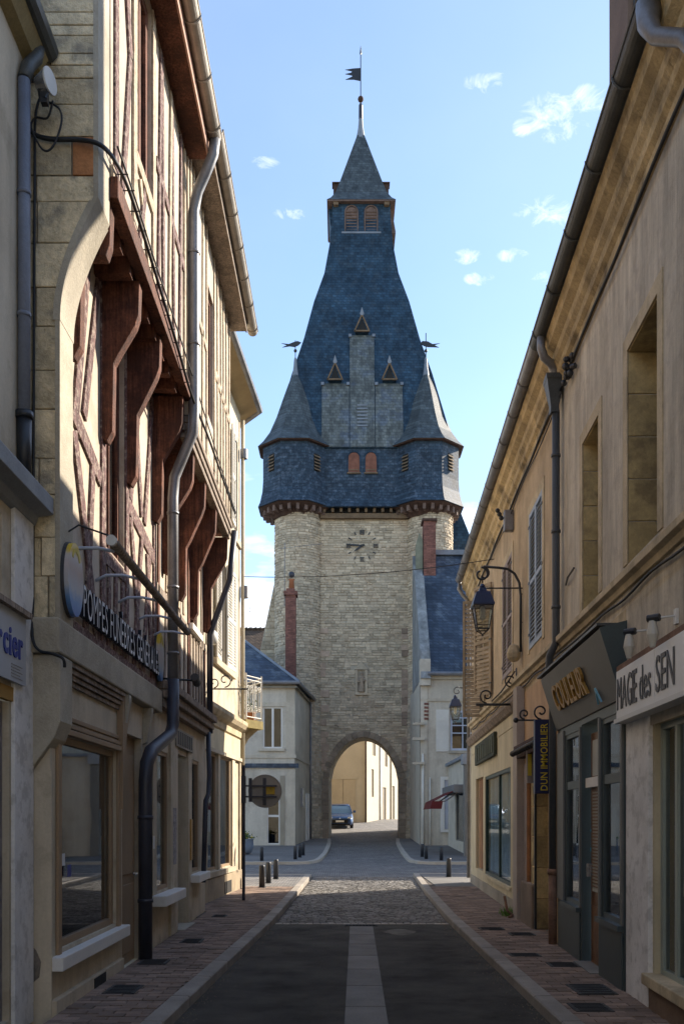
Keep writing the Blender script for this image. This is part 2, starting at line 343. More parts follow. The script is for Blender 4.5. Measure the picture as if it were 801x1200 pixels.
def wall(fr, s0, s1, z0, z1, o, ops, depth, thick=.45):
    ss = sorted({s0, s1, *[x for a in ops for x in a[:2]]}); zs = sorted({z0, z1, *[x for a in ops for x in a[2:4]]})
    ss = [x for x in ss if s0 <= x <= s1]; zs = [x for x in zs if z0 <= x <= z1]
    m = MB()
    for i in range(len(ss) - 1):
        for j in range(len(zs) - 1):
            cs, cz = (ss[i] + ss[i + 1]) / 2, (zs[j] + zs[j + 1]) / 2
            if any(a < cs < b and c < cz < d for a, b, c, d in ops): continue
            m.quad(fr(ss[i], o, zs[j]), fr(ss[i + 1], o, zs[j]), fr(ss[i + 1], o, zs[j + 1]), fr(ss[i], o, zs[j + 1]))
    for a, b, c, d in ops:
        q = o - depth
        for p in (((a, c), (a, d)), ((b, c), (b, d)), ((a, c), (b, c)), ((a, d), (b, d))):
            m.quad(fr(p[0][0], o, p[0][1]), fr(p[1][0], o, p[1][1]), fr(p[1][0], q, p[1][1]), fr(p[0][0], q, p[0][1]))
    t = o - thick
    m.quad(fr(s0, o, z0), fr(s0, o, z1), fr(s0, t, z1), fr(s0, t, z0)); m.quad(fr(s1, o, z0), fr(s1, o, z1), fr(s1, t, z1), fr(s1, t, z0))
    m.quad(fr(s0, o, z1), fr(s1, o, z1), fr(s1, t, z1), fr(s0, t, z1))
    return m
def room(fr, a, b, c, d, o, dep, mat, parent):
    m = MB(); q = o - dep; e = .03; a -= e; b += e; c -= e; d += e
    m.quad(fr(a, q, c), fr(b, q, c), fr(b, q, d), fr(a, q, d))
    for p in (((a, c), (a, d)), ((b, c), (b, d)), ((a, c), (b, c)), ((a, d), (b, d))):
        m.quad(fr(p[0][0], o, p[0][1]), fr(p[1][0], o, p[1][1]), fr(p[1][0], q, p[1][1]), fr(p[0][0], q, p[0][1]))
    return m.build('interior', mat, parent)
def window(fr, a, b, c, d, o, parent, fm, gm=None, fw=.05, mull=(), trans=(), th=.05, bars=.03, inside=None, dep=.7, name='window'):
    m = MB(); q = o - th
    m.box(fr, a, a + fw, q, o, c, d); m.box(fr, b - fw, b, q, o, c, d)
    m.box(fr, a + fw, b - fw, q, o - .002, c, c + fw); m.box(fr, a + fw, b - fw, q, o - .002, d - fw, d)
    for x in mull: m.box(fr, x - bars / 2, x + bars / 2, q + .005, o - .004, c + fw, d - fw)
    for z in trans: m.box(fr, a + fw, b - fw, q + .007, o - .006, z - bars / 2, z + bars / 2)
    w_ = m.build(name, fm, parent)
    g = MB(); g.box(fr, a + fw * .8, b - fw * .8, q + .015, q + .021, c + fw * .8, d - fw * .8); g.build('pane', gm or glass, w_)
    room(fr, a, b, c, d, q - .01, dep, inside or interior_dark, parent)
    return w_
def leaf(fr, h, t, z0, z1, parent, mat, slat_h=.055, rail=.06, side=-1):
    """louvred shutter leaf from hinge h=(s,o) to tip t=(s,o)"""
    A, B = fr(h[0], h[1], 0), fr(t[0], t[1], 0); u = (B - A); Lw = u.length; u.normalize()
    nrm = Vector((-u.y, u.x, 0)) * side
    def lf(s, o, z): return A + u * s + nrm * o + Vector((0, 0, z))
    st = .05; m = MB(); zm = z0 + (z1 - z0) * .47
    m.box(lf, 0, st, 0, .035, z0, z1); m.box(lf, Lw - st, Lw, 0, .035, z0, z1)
    for a, b in ((z0, z0 + rail), (z1 - rail, z1), (zm, zm + rail)): m.box(lf, st, Lw - st, .002, .033, a, b)
    sh = m.build('shutter', mat, parent)
    hm = MB()
    for zz in (z0 + .2, zm + .03, z1 - .2): hm.box(lf, -.03, .05, .034, .045, zz, zz + .03)
    hm.build('hinge', iron, sh)
    first = None; z = z0 + rail + slat_h * .3; base = z
    while z < z1 - rail - slat_h * .5:
        if not (zm - slat_h * .6 < z < zm + rail):
            if first is None:
                q = MB(); q.add([lf(st, .004, z + slat_h * .75), lf(Lw - st, .004, z + slat_h * .75), lf(Lw - st, .033, z), lf(st, .033, z),
                                 lf(st, .0, z + slat_h * .62), lf(Lw - st, .0, z + slat_h * .62), lf(Lw - st, .028, z - .01), lf(st, .028, z - .01)],
                                [(0, 1, 2, 3), (4, 5, 6, 7), (0, 3, 7, 4), (1, 2, 6, 5), (2, 3, 7, 6), (0, 1, 5, 4)])
                first = q.build('slat', mat, sh)
            else: clone(first, sh, (0, 0, z - base))
        z += slat_h
    return sh
def timber(parent, fr, s0, z0, s1, z1, wdt, o0, o1, mat, name='timber'):
    d = Vector((s1 - s0, z1 - z0)); L_ = d.length; d.normalize(); n = Vector((-d.y, d.x)) * wdt / 2
    j = [random.uniform(.85, 1.15) for _ in range(4)]; mid = ((s0 + s1) / 2 + n.x * random.uniform(-.25, .25), (z0 + z1) / 2 + n.y * random.uniform(-.25, .25))
    pts = [(s0 + n.x * j[0], z0 + n.y * j[0]), (mid[0] + n.x, mid[1] + n.y), (s1 + n.x * j[1], z1 + n.y * j[1]), (s1 - n.x * j[2], z1 - n.y * j[2]), (mid[0] - n.x, mid[1] - n.y), (s0 - n.x * j[3], z0 - n.y * j[3])]
    return MB().prism(fr, pts, o0, o1).build(name, mat, parent, bevel=.006)
FONTC = {}
def glyph(ch, ext, off=0.):
    k = (ch, ext, off)
    if k in FONTC: return FONTC[k]
    cu = bpy.data.curves.new('glyph', 'FONT'); cu.body = ch; cu.extrude = ext; cu.offset = off; cu.size = 1; cu.resolution_u = 3
    ob = bpy.data.objects.new('glyph', cu); COL.objects.link(ob)
    me = bpy.data.meshes.new_from_object(ob); vs = [v.co.copy() for v in me.vertices]; fs = [tuple(p.vertices) for p in me.polygons]; nr = [p.normal.z for p in me.polygons]
    bpy.data.objects.remove(ob); bpy.data.meshes.remove(me); bpy.data.curves.remove(cu)
    FONTC[k] = (vs, fs, nr); return FONTC[k]
def lettering(text, org, ex, ez, en, height, length, depth, face, side, parent, gap=.12, off=.0, name='letter'):
    """raised letters, each its own part; ex reading direction, ez up, en out of the wall"""
    cap = .69; adv = []; x = 0
    for ch in text:
        if ch == ' ': x += .34; adv.append(None); continue
        vs = glyph(ch, .5, off)[0]; mn = min(v.x for v in vs); mx = max(v.x for v in vs); adv.append((x, mn)); x += mx - mn + gap
    sx = length / (x - gap); sz = height / cap
    for ch, a in zip(text, adv):
        if a is None: continue
        vs, fs, nr = glyph(ch, .5, off)
        me = bpy.data.meshes.new(name); o0 = wloc(parent)
        me.from_pydata([tuple(org + ex * ((v.x - a[1] + a[0]) * sx) + ez * (v.y * sz) + en * ((v.z + .5) * depth) - o0) for v in vs], [], fs)
        me.materials.append(face); me.materials.append(side)
        for p, q in zip(me.polygons, nr): p.material_index = 0 if abs(q) > .5 else 1
        bm = bmesh.new(); bm.from_mesh(me); bmesh.ops.recalc_face_normals(bm, faces=bm.faces); bm.to_mesh(me); bm.free()
        ob = bpy.data.objects.new(name, me); COL.objects.link(ob); ob.parent = parent
def spiral(fn, c, r0, r1, a0, a1, n=18): # fn(o,z) plane
    return [fn(c[0] + (r0 + (r1 - r0) * i / n) * math.cos(a0 + (a1 - a0) * i / n), c[1] + (r0 + (r1 - r0) * i / n) * math.sin(a0 + (a1 - a0) * i / n)) for i in range(n + 1)]

# ================================================================ GROUND
def strip(name, mat, ys, xl, xr, dz, **k):
    m = MB()
    for a, b in zip(ys, ys[1:]):
        m.quad((xl(a), a, gz(a) + dz), (xr(a), a, gz(a) + dz), (xr(b), b, gz(b) + dz), (xl(b), b, gz(b) + dz))
    return m.build(name, mat, **k)
def interp(tab):
    def f(y):
        if y <= tab[0][0]: return tab[0][1]
        for (a, b), (c, d) in zip(tab, tab[1:]):
            if y <= c: return b + (d - b) * (y - a) / (c - a)
        return tab[-1][1]
    return f
rl = interp([(-8, -1.75), (7.33, -1.32), (14.4, -1.03), (23.8, -.86), (26, -.84)])
rr = interp([(-8, 1.6), (7.33, 1.63), (14.4, 1.63), (20, 1.77), (26, 1.98)])
fy = lambda a, b, n: [a + (b - a) * i / n for i in range(n + 1)]
ys = [-400, -60, 0, 33, 40, 50, 60, 70, 120, 600]
struct(strip('ground', dirt, ys, lambda y: -600, lambda y: 600, -.05))
road = struct(strip('road', asphalt, fy(-12, 14.3, 24), lambda y: rl(y) - .02, lambda y: rr(y) + .02, 0))
cob = struct(strip('cobbled_street', joint_m, fy(14.3, 26, 10), lambda y: rl(y) - .02, lambda y: rr(y) + .02, -.012))
struct(strip('crossroads', cobble, [26, 28, 30, 33, 36, 40, 45, 50, 55, 60, 65, 70, 90], lambda y: -45, lambda y: 45, 0))
struct(strip('side_street', cobble, [22.6, 26], lambda y: 3.2, lambda y: 45, -.004)); struct(strip('side_street', cobble, [21.2, 26], lambda y: -45, lambda y: -2.3, -.004))
m = MB(); y = 14.42
while y < 25.95:
    x = rl(y) + .02 + random.uniform(0, .05)
    while x < rr(y) - .02:
        wd = random.uniform(.085, .125); h = random.uniform(0, .012)
        a, b, c, d = x, min(x + wd, rr(y) - .01), y, y + .1
        jz = [random.uniform(-.003, .003) for _ in range(4)]; e = .012
        m.add([(a, c, -.012), (b, c, -.012), (b, d, -.012), (a, d, -.012), (a + e, c + e, h + jz[0]), (b - e, c + e, h + jz[1]), (b - e, d - e, h + jz[2]), (a + e, d - e, h + jz[3])],
              [(4, 5, 6, 7), (0, 1, 5, 4), (1, 2, 6, 5), (2, 3, 7, 6), (3, 0, 4, 7)])
        x += wd + .008
    y += .108
m.build('sett', sett, cob, kind='stuff')
# threshold row of pale setts and grate
x = rl(14.3) + .02; i = 0
base_s = MB().box(W, 0, .105, 14.25, 14.38, -.01, .012).build('sett', pale_sett, road, bevel=.008); base_s.location.x = x; x += .115
while x < rr(14.3) - .1: clone(base_s, road, (x - base_s.location.x, random.uniform(-.01, .01), 0)); x += .115
gr = T('road_drain', 'small slotted iron drain across the end of the centre strip', 'drain', (.28, 14.12, 0))
for i in range(9): MB().box(W, .06 + i * .05, .06 + i * .05 + .03, 14.05, 14.2, .004, .016).build('bar', cover_m, gr)
MB().box(W, .04, .53, 14.03, 14.22, -.004, .006).build('frame', interior_dark, gr)
# centre strip of concrete slabs
y = 2.0
while y < 13.9:
    f_ = lambda q: .02 + (q - 7.33) * .0148
    m = MB(); a, b = y, min(y + .98, 14.02)
    m.add([(f_(a), a, -.02), (f_(a) + .34, a, -.02), (f_(b) + .34, b, -.02), (f_(b), b, -.02), (f_(a), a, .006), (f_(a) + .34, a, .006), (f_(b) + .34, b, .006), (f_(b), b, .006)],
          [(4, 5, 6, 7), (0, 1, 5, 4), (1, 2, 6, 5), (2, 3, 7, 6), (3, 0, 4, 7)])
    m.build('slab', concrete, road); y += 1.0
# pavements with kerbs
def side_pave(name, inner, outer, y1, sgn):
    p = struct(strip(name, joint_m, fy(-12, y1, 30), lambda q: min(inner(q), outer(q)), lambda q: max(inner(q), outer(q)), .082))
    yy = -4.0
    while yy < y1 - .02:
        b = min(yy + .98, y1); m = MB()
        ring = lambda q: [(inner(q) - sgn * 0, q, -.03), (inner(q), q, .085), (inner(q) + sgn * .012, q, .097), (inner(q) + sgn * .15, q, .1), (inner(q) + sgn * .15, q, -.03)]
        m.rings([ring(yy), ring(b)]); m.build('kerb_stone', kerb_m, p); yy += 1.0
    # clay pavers
    n = 0; stuff = MB(); bw, bl = .105, .215; yy = 5.6; row = 0; proto = None
    while yy < 21:
        lo, hi = sorted((inner(yy) + sgn * .16, outer(yy + .05)))
        xx = lo - (row % 2) * bl / 2
        while xx < hi:
            a, b = max(xx, lo), min(xx + bl - .008, hi)
            if b - a > .03:
                jz = random.uniform(-.003, .004)
                full = b - a > bl - .01
                if yy > 7.0 and n < 300:
                    if full:
                        if proto is None:
                            proto = MB().box(W, 0, bl - .008, 0, bw - .008, .06, .092)
                            pm = proto.build('paver', paver, p); proto = pm; pm.location = (a, yy, jz)
                        else:
                            c = clone(proto, p, (0, 0, 0)); c.location = (a, yy, jz); c.rotation_euler = (random.uniform(-.006, .006), random.uniform(-.006, .006), 0)
                    else: MB().box(W, a, b, yy, yy + bw - .008, .06 + jz, .092 + jz).build('paver', paver, p)
                    n += 1
                else: stuff.box(W, a, b, yy, yy + bw - .008, .06 + jz, .092 + jz)
            xx += bl
        yy += bw; row += 1
    stuff.build('paver', paver_s, p, kind='stuff')
    return p
pl = side_pave('pavement', rl, lambda q: -2.6 if q > 15.4 else -2.2, 25.6, -1)
pr = side_pave('pavement', rr, lambda q: 2.155 + .0414 * q + .1, 26, 1)
# corner areas of the pavements
struct(MB().box(W, -8, rl(25.6) - .15, 21, 25.5, -.02, .094).build('pavement', cobble))
struct(MB().box(W, 3.05, 9, 22.6, 25.9, -.02, .094).build('pavement', asphalt_grey)); struct(MB().box(W, 2.12, 3.07, 21, 25.9, -.02, .0955).build('pavement', asphalt_grey))
MB().box(W, -8, rl(25.6) + 0, 25.5, 25.65, -.02, .1).build('kerb_stone', kerb_pale, pl); MB().box(W, rr(26) - .0, 9, 25.9, 26.05, -.02, .1).build('kerb_stone', kerb_pale, pr)
# far pavements, kerb curving in to the gate
def far_pave(edge, xo):
    m = MB()
    for (x0, y0), (x1, y1) in zip(edge, edge[1:]):
        if abs(y1 - y0) < .05: continue
        m.quad((x0, y0, gz(y0) + .1), (xo, y0, gz(y0) + .1), (xo, y1, gz(y1) + .1), (x1, y1, gz(y1) + .1))
    p = struct(m.build('pavement', asphalt_grey))
    sg = 1 if xo > edge[-1][0] else -1
    k = MB(); prev = None
    for i, (x0, y0) in enumerate(edge):
        a = Vector(edge[max(i - 1, 0)]); b = Vector(edge[min(i + 1, len(edge) - 1)]); d = (b - a).normalized(); n = Vector((d.y, -d.x))
        if n.x * sg < -.01 or (abs(n.x) < .02 and n.y < 0): n = -n
        g = gz(y0); q = Vector((x0, y0)); r_ = q + n * .16; o_ = q - n * .01
        ring = [(o_.x, o_.y, g - .05), (o_.x, o_.y, g + .1), (r_.x, r_.y, g + .107), (r_.x, r_.y, g - .05)]
        if prev: k.rings([prev, ring])
        prev = ring
    k.build('kerb', kerb_pale, p)
far_pave([(-40, 33), (-1.7, 33.05), (-1.15, 33.3), (-.86, 34), (-.74, 35.2), (-.62, 38), (-.56, 42), (-.55, 46), (-.6, 49.3)], -40)
far_pave([(40, 33), (3.2, 33.05), (2.7, 33.3), (2.45, 34), (2.4, 35.2), (2.45, 39), (2.55, 43), (2.65, 46), (2.85, 49.3)], 40)

# ================================================================ TOWER
XC, YC = 1.08, 54.3
tower = T('gate_tower', 'tall stone gate tower with steep blue slate roof and clock over the pointed archway', 'tower', (1.2, 50, gz(50)))
def hw(z):  # half width of the main roof at height z
    return interp([(21.2, 4.72), (22.0, 4.6), (22.8, 4.45), (25.6, 3.77), (27.8, 3.15), (30.1, 2.62), (32.0, 2.06), (33.8, 1.77), (35.5, 1.63), (36.4, 1.63)])(z)
AX0, AX1, ASP, AAP = -.7, 3.0, 3.75, 5.97      # arch opening
def arch_h(x, grow=0., up=0.):                  # height of the pointed arch soffit at x
    a, b = AX0 - grow, AX1 + grow; c = (a + b) / 2; hwid = (b - a) / 2; t = min(1, abs(x - c) / hwid)
    return ASP + (AAP + up - ASP) * (1 - t ** 2.1) ** .62 * (1 - .04 * t)
def arch_wall(x0, x1, y0, y1, z0, z1, grow, up, name, mat, slant=0.):
    m = MB(); a, b = AX0 - grow, AX1 + grow; n = 28
    xs = [a + (b - a) * i / n for i in range(n + 1)]
    for yy, sh in ((y0, 0), (y1, slant)):
        m.quad((x0, yy, z0), (a + sh, yy, z0), (a + sh, yy, z1), (x0, yy, z1)); m.quad((b + sh, yy, z0), (x1, yy, z0), (x1, yy, z1), (b + sh, yy, z1))
        for p, q in zip(xs, xs[1:]): m.quad((p + sh, yy, arch_h(p, grow, up)), (q + sh, yy, arch_h(q, grow, up)), (q + sh, yy, z1), (p + sh, yy, z1))
    for p, q in zip(xs, xs[1:]): m.quad((p, y0, arch_h(p, grow, up)), (q, y0, arch_h(q, grow, up)), (q + slant, y1, arch_h(q, grow, up)), (p + slant, y1, arch_h(p, grow, up)))
    for p in (a, b): m.quad((p, y0, z0), (p, y0, ASP), (p + slant, y1, ASP), (p + slant, y1, z0))
    m.quad((x0, y0, z0), (x0, y1, z0), (x0, y1, z1), (x0, y0, z1)); m.quad((x1, y0, z0), (x1, y1, z0), (x1, y1, z1), (x1, y0, z1))
    return m.build(name, mat, tower)
arch_wall(-1.4, 3.8, 50.0, 52.6, .3, 18.2, 0, 0, 'wall', tower_mortar, .12)
m = MB(); m.box(W, -2.9, -1.4, 50.3, 57.9, .3, 18.2); m.box(W, 3.8, 5.55, 50.3, 57.9, .3, 18.2); m.build('wall', tower_mortar, tower)
arch_wall(-1.4, 3.8, 56.6, 57.9, .3, 18.2, .55, .9, 'wall', tower_mortar, .1)
MB().box(W, -1.4, 3.8, 52.6, 56.6, 8.2, 8.6).build('vault', tower_mortar, tower)
turr = [(-2.34, 50.4, 1.25), (4.68, 50.4, 1.24)]
for cx, cy, r in turr: MB().lathe((cx, cy, .3), [(r + .12, 0), (r + .1, 3), (r, 9), (r, 17.9)], 28).build('turret', tower_mortar, tower)
m = MB(); z = .42                                # coursed stones of front and turrets
def stone(m, A, B, n, h, dz):
    """one stone proud of the face between A and B (bottom ends), outward n"""
    e = .014; p = random.uniform(.008, .05); u = (B - A).normalized(); up = Vector((0, 0, 1)); t = random.uniform(-.012, .012)
    q = [A, B, B + up * h, A + up * h]
    f_ = [A + u * e + up * e + n * p, B - u * e + up * (e + t) + n * p, B - u * e + up * (h - e) + n * p, A + u * e + up * (h - e + t) + n * p]
    m.add(q + f_, [(4, 5, 6, 7), (0, 1, 5, 4), (1, 2, 6, 5), (2, 3, 7, 6), (3, 0, 4, 7)])
while z < 17.75:
    h = random.uniform(.10, .17) if z > 4 else random.uniform(.12, .2)
    x = -1.12 - random.uniform(0, .2)
    while x < 3.56:
        wd = random.choice((.16, .22, .28, .36, .46)) * random.uniform(.8, 1.2); a, b = max(x, -1.14), min(x + wd, 3.58)
        xm = (a + b) / 2
        blocked = (AX0 - .34 < xm < AX1 + .34 and z < arch_h(min(max(xm, AX0), AX1)) + .3)
        blocked |= abs(xm - 1.03) < .36 and 8.3 < z < 9.8
        if b - a > .05 and not blocked: stone(m, Vector((a, 50, z)), Vector((b, 50, z)), Vector((0, -1, 0)), h - .012, 0)
        x += wd + .014
    for cx, cy, r in turr:
        rr_ = r + .12 - .12 * min(1, z / 9); ang = R(190) + random.uniform(-.1, .0)
        while ang < R(352):
            da = random.choice((.16, .22, .28, .36)) * random.uniform(.8, 1.2) / r
            A = Vector((cx + rr_ * math.cos(ang), cy + rr_ * math.sin(ang), z)); B = Vector((cx + rr_ * math.cos(ang + da), cy + rr_ * math.sin(ang + da), z))
            n = Vector((math.cos(ang + da / 2), math.sin(ang + da / 2), 0)); stone(m, A, B, n, h - .012, 0)
            ang += da + .014 / r
    z += h
m.build('stone', tower_stone, tower, kind='stuff')
# arch ring, jambs and quoins
vous = []
xs = [AX0 + (AX1 - AX0) * i / 200 for i in range(201)]; path = [Vector((x, arch_h(x))) for x in xs]
cum = [0]
for a, b in zip(path, path[1:]): cum.append(cum[-1] + (b - a).length)
def pa(t):
    for i in range(200):
        if cum[i + 1] >= t: return path[i].lerp(path[i + 1], (t - cum[i]) / max(1e-6, cum[i + 1] - cum[i])), (path[i + 1] - path[i]).normalized()
    return path[-1], (path[-1] - path[-2]).normalized()
nv = 22
for i in range(nv):
    t0, t1 = cum[-1] * i / nv + .008, cum[-1] * (i + 1) / nv - .008
    (p, d), (q, e) = pa(t0), pa(t1); n0, n1 = Vector((-d.y, d.x)), Vector((-e.y, e.x))
    if d.x < .02: n0 = Vector((-1 if p.x < 1 else 1, 0))
    hgt = .34 + random.uniform(-.03, .03)
    MB().prism(FF(50), [(p.x, p.y), (q.x, q.y), (q.x + n1.x * hgt, q.y + n1.y * hgt), (p.x + n0.x * hgt, p.y + n0.y * hgt)], -.5, .05 + random.uniform(0, .02)).build('voussoir', arch_stone, tower, bevel=.012)
z = gz(50)
while z < ASP - .05:
    h = .36
    for a, b in ((AX0 - .44, AX0), (AX1, AX1 + .5)):
        k = random.uniform(-.06, .1)
        MB().box(FF(50), a - k if a < 0 else a, b if a < 0 else b + k, -.5, .055 + random.uniform(0, .02), z, z + h - .014).build('jamb_stone', arch_stone, tower, bevel=.012)
    z += h
z = 4.2
while z < 11.5:
    h = random.uniform(.28, .4)
    for a in (-1.17, 3.16):
        if random.random() < .85 - (z - 4) * .05:
            k = random.uniform(.28, .5); MB().box(FF(50), a, a + k, 0, .06, z, z + h - .015).build('quoin_stone', quoin, tower, bevel=.012)
    z += h
# niche and statue
nich = MB(); fr = FF(50)
nich.box(fr, .7, .84, 0, .1, 8.35, 9.55); nich.box(fr, 1.22, 1.36, 0, .1, 8.35, 9.55); nich.box(fr, .7, 1.36, .0, .14, 8.2, 8.35)
nich.prism(fr, [(.66, 9.55), (1.4, 9.55), (1.03, 10.0)], 0, .13); nich.build('niche', tower_stone, tower, bevel=.015)
st = T('niche_statue', 'small eroded stone statue of a standing robed figure in the tower niche', 'statue', (1.03, 49.86, 8.35))
m = MB(); m.rings([[(1.03 + rx * math.cos(2 * math.pi * k / 12) + ox, 49.86 + ry * math.sin(2 * math.pi * k / 12), 8.355 + zz) for k in range(12)] for zz, rx, ry, ox in
    [(0, .17, .11, 0), (.05, .16, .1, 0), (.35, .13, .09, .01), (.55, .12, .085, .01), (.68, .15, .09, 0), (.78, .16, .08, 0), (.83, .11, .07, 0), (.86, .045, .045, 0), (.89, .05, .05, 0), (.94, .075, .08, 0), (1.0, .08, .085, 0), (1.06, .06, .06, 0), (1.09, .01, .01, 0)]])
m.build('robed_figure', statue_m, st, smooth=True)
m = MB(); m.tube([(.89, 49.83, 9.1), (.86, 49.78, 8.92), (.97, 49.74, 8.84)], [.045, .04, .03]); m.tube([(1.17, 49.83, 9.1), (1.2, 49.78, 8.95), (1.1, 49.74, 8.9)], [.045, .04, .03]); m.build('arm', statue_m, st, smooth=True)
# arrow slits
m = MB(); m.box(W, -2.46, -2.38, 49.3, 49.5, 16.6, 17.5); m.box(W, -1.66, -1.6, 49.42, 49.9, 15.4, 16.0); m.build('arrow_slit', interior_dark, tower)
# clock painted and riveted straight on the masonry
clock = T('tower_clock', 'open clock with dark metal numerals and hands fixed on the tower stone', 'clock', (1.07, 49.93, 16.15))
CC = Vector((1.07, 0, 16.15)); fc = FF(49.94)
for k in range(12):
    a = R(90 - 30 * k); big = k % 3 == 0; r0, r1 = (.60, .84) if big else (.66, .83); wd = .13 if big else .055
    u, v = Vector((math.cos(a), math.sin(a))), Vector((-math.sin(a), math.cos(a)))
    if big and k != 99:
        m = MB()
        for q in ({0: (-.09, -.03, .04, .1), 3: (-.07, 0, .07), 6: (-.08, -.02, .06), 9: (-.09, -.03, .04, .1)}[k]):
            P_ = [u * r0 + v * (q - .018), u * r1 + v * (q - .018), u * r1 + v * (q + .018), u * r0 + v * (q + .018)]
            m.prism(fc, [(CC.x + p.x, CC.z + p.y) for p in P_], 0, .02)
        for rr_ in (r0, r1 - .025):
            P_ = [u * rr_ - v * .12, u * (rr_ + .025) - v * .12, u * (rr_ + .025) + v * .12, u * rr_ + v * .12]
            m.prism(fc, [(CC.x + p.x, CC.z + p.y) for p in P_], -.002, .018)
    else:
        P_ = [u * r0 - v * wd / 2, u * r1 - v * wd / 2, u * r1 + v * wd / 2, u * r0 + v * wd / 2]; m = MB().prism(fc, [(CC.x + p.x, CC.z + p.y) for p in P_], 0, .02)
    m.build('numeral', iron, clock)
for nm, ang, ln, wd in (('minute_hand', 176, .84, .05), ('hour_hand', 216, .55, .06)):
    u = Vector((math.cos(R(ang)), math.sin(R(ang)))); v = Vector((-u.y, u.x))
    P_ = [u * -.12 - v * wd * .5, u * ln * .55 - v * wd, u * ln, u * ln * .55 + v * wd, u * -.12 + v * wd * .5]
    MB().prism(fc, [(CC.x + p.x, CC.z + p.y) for p in P_], .04, .06).build(nm, iron, clock)
MB().lathe((CC.x, 49.88, CC.z - .05), [(.06, 0), (.06, .1)], 10).build('hub', iron, clock)
# wall plate, joists
MB().box(W, -1.15, 3.55, 49.72, 50.1, 17.55, 17.82).build('wall_plate', tan_wood, tower, bevel=.02)
j0 = MB().box(W, -1.0, -.86, 49.6, 50.2, 17.85, 18.05).build('joist_end', tan_wood, tower)
for i in range(1, 11): clone(j0, tower, (i * .44, 0, 0))
MB().box(W, -1.2, 3.6, 49.9, 50.4, 17.8, 18.1).build('joist_shadow_gap', interior_dark, tower)
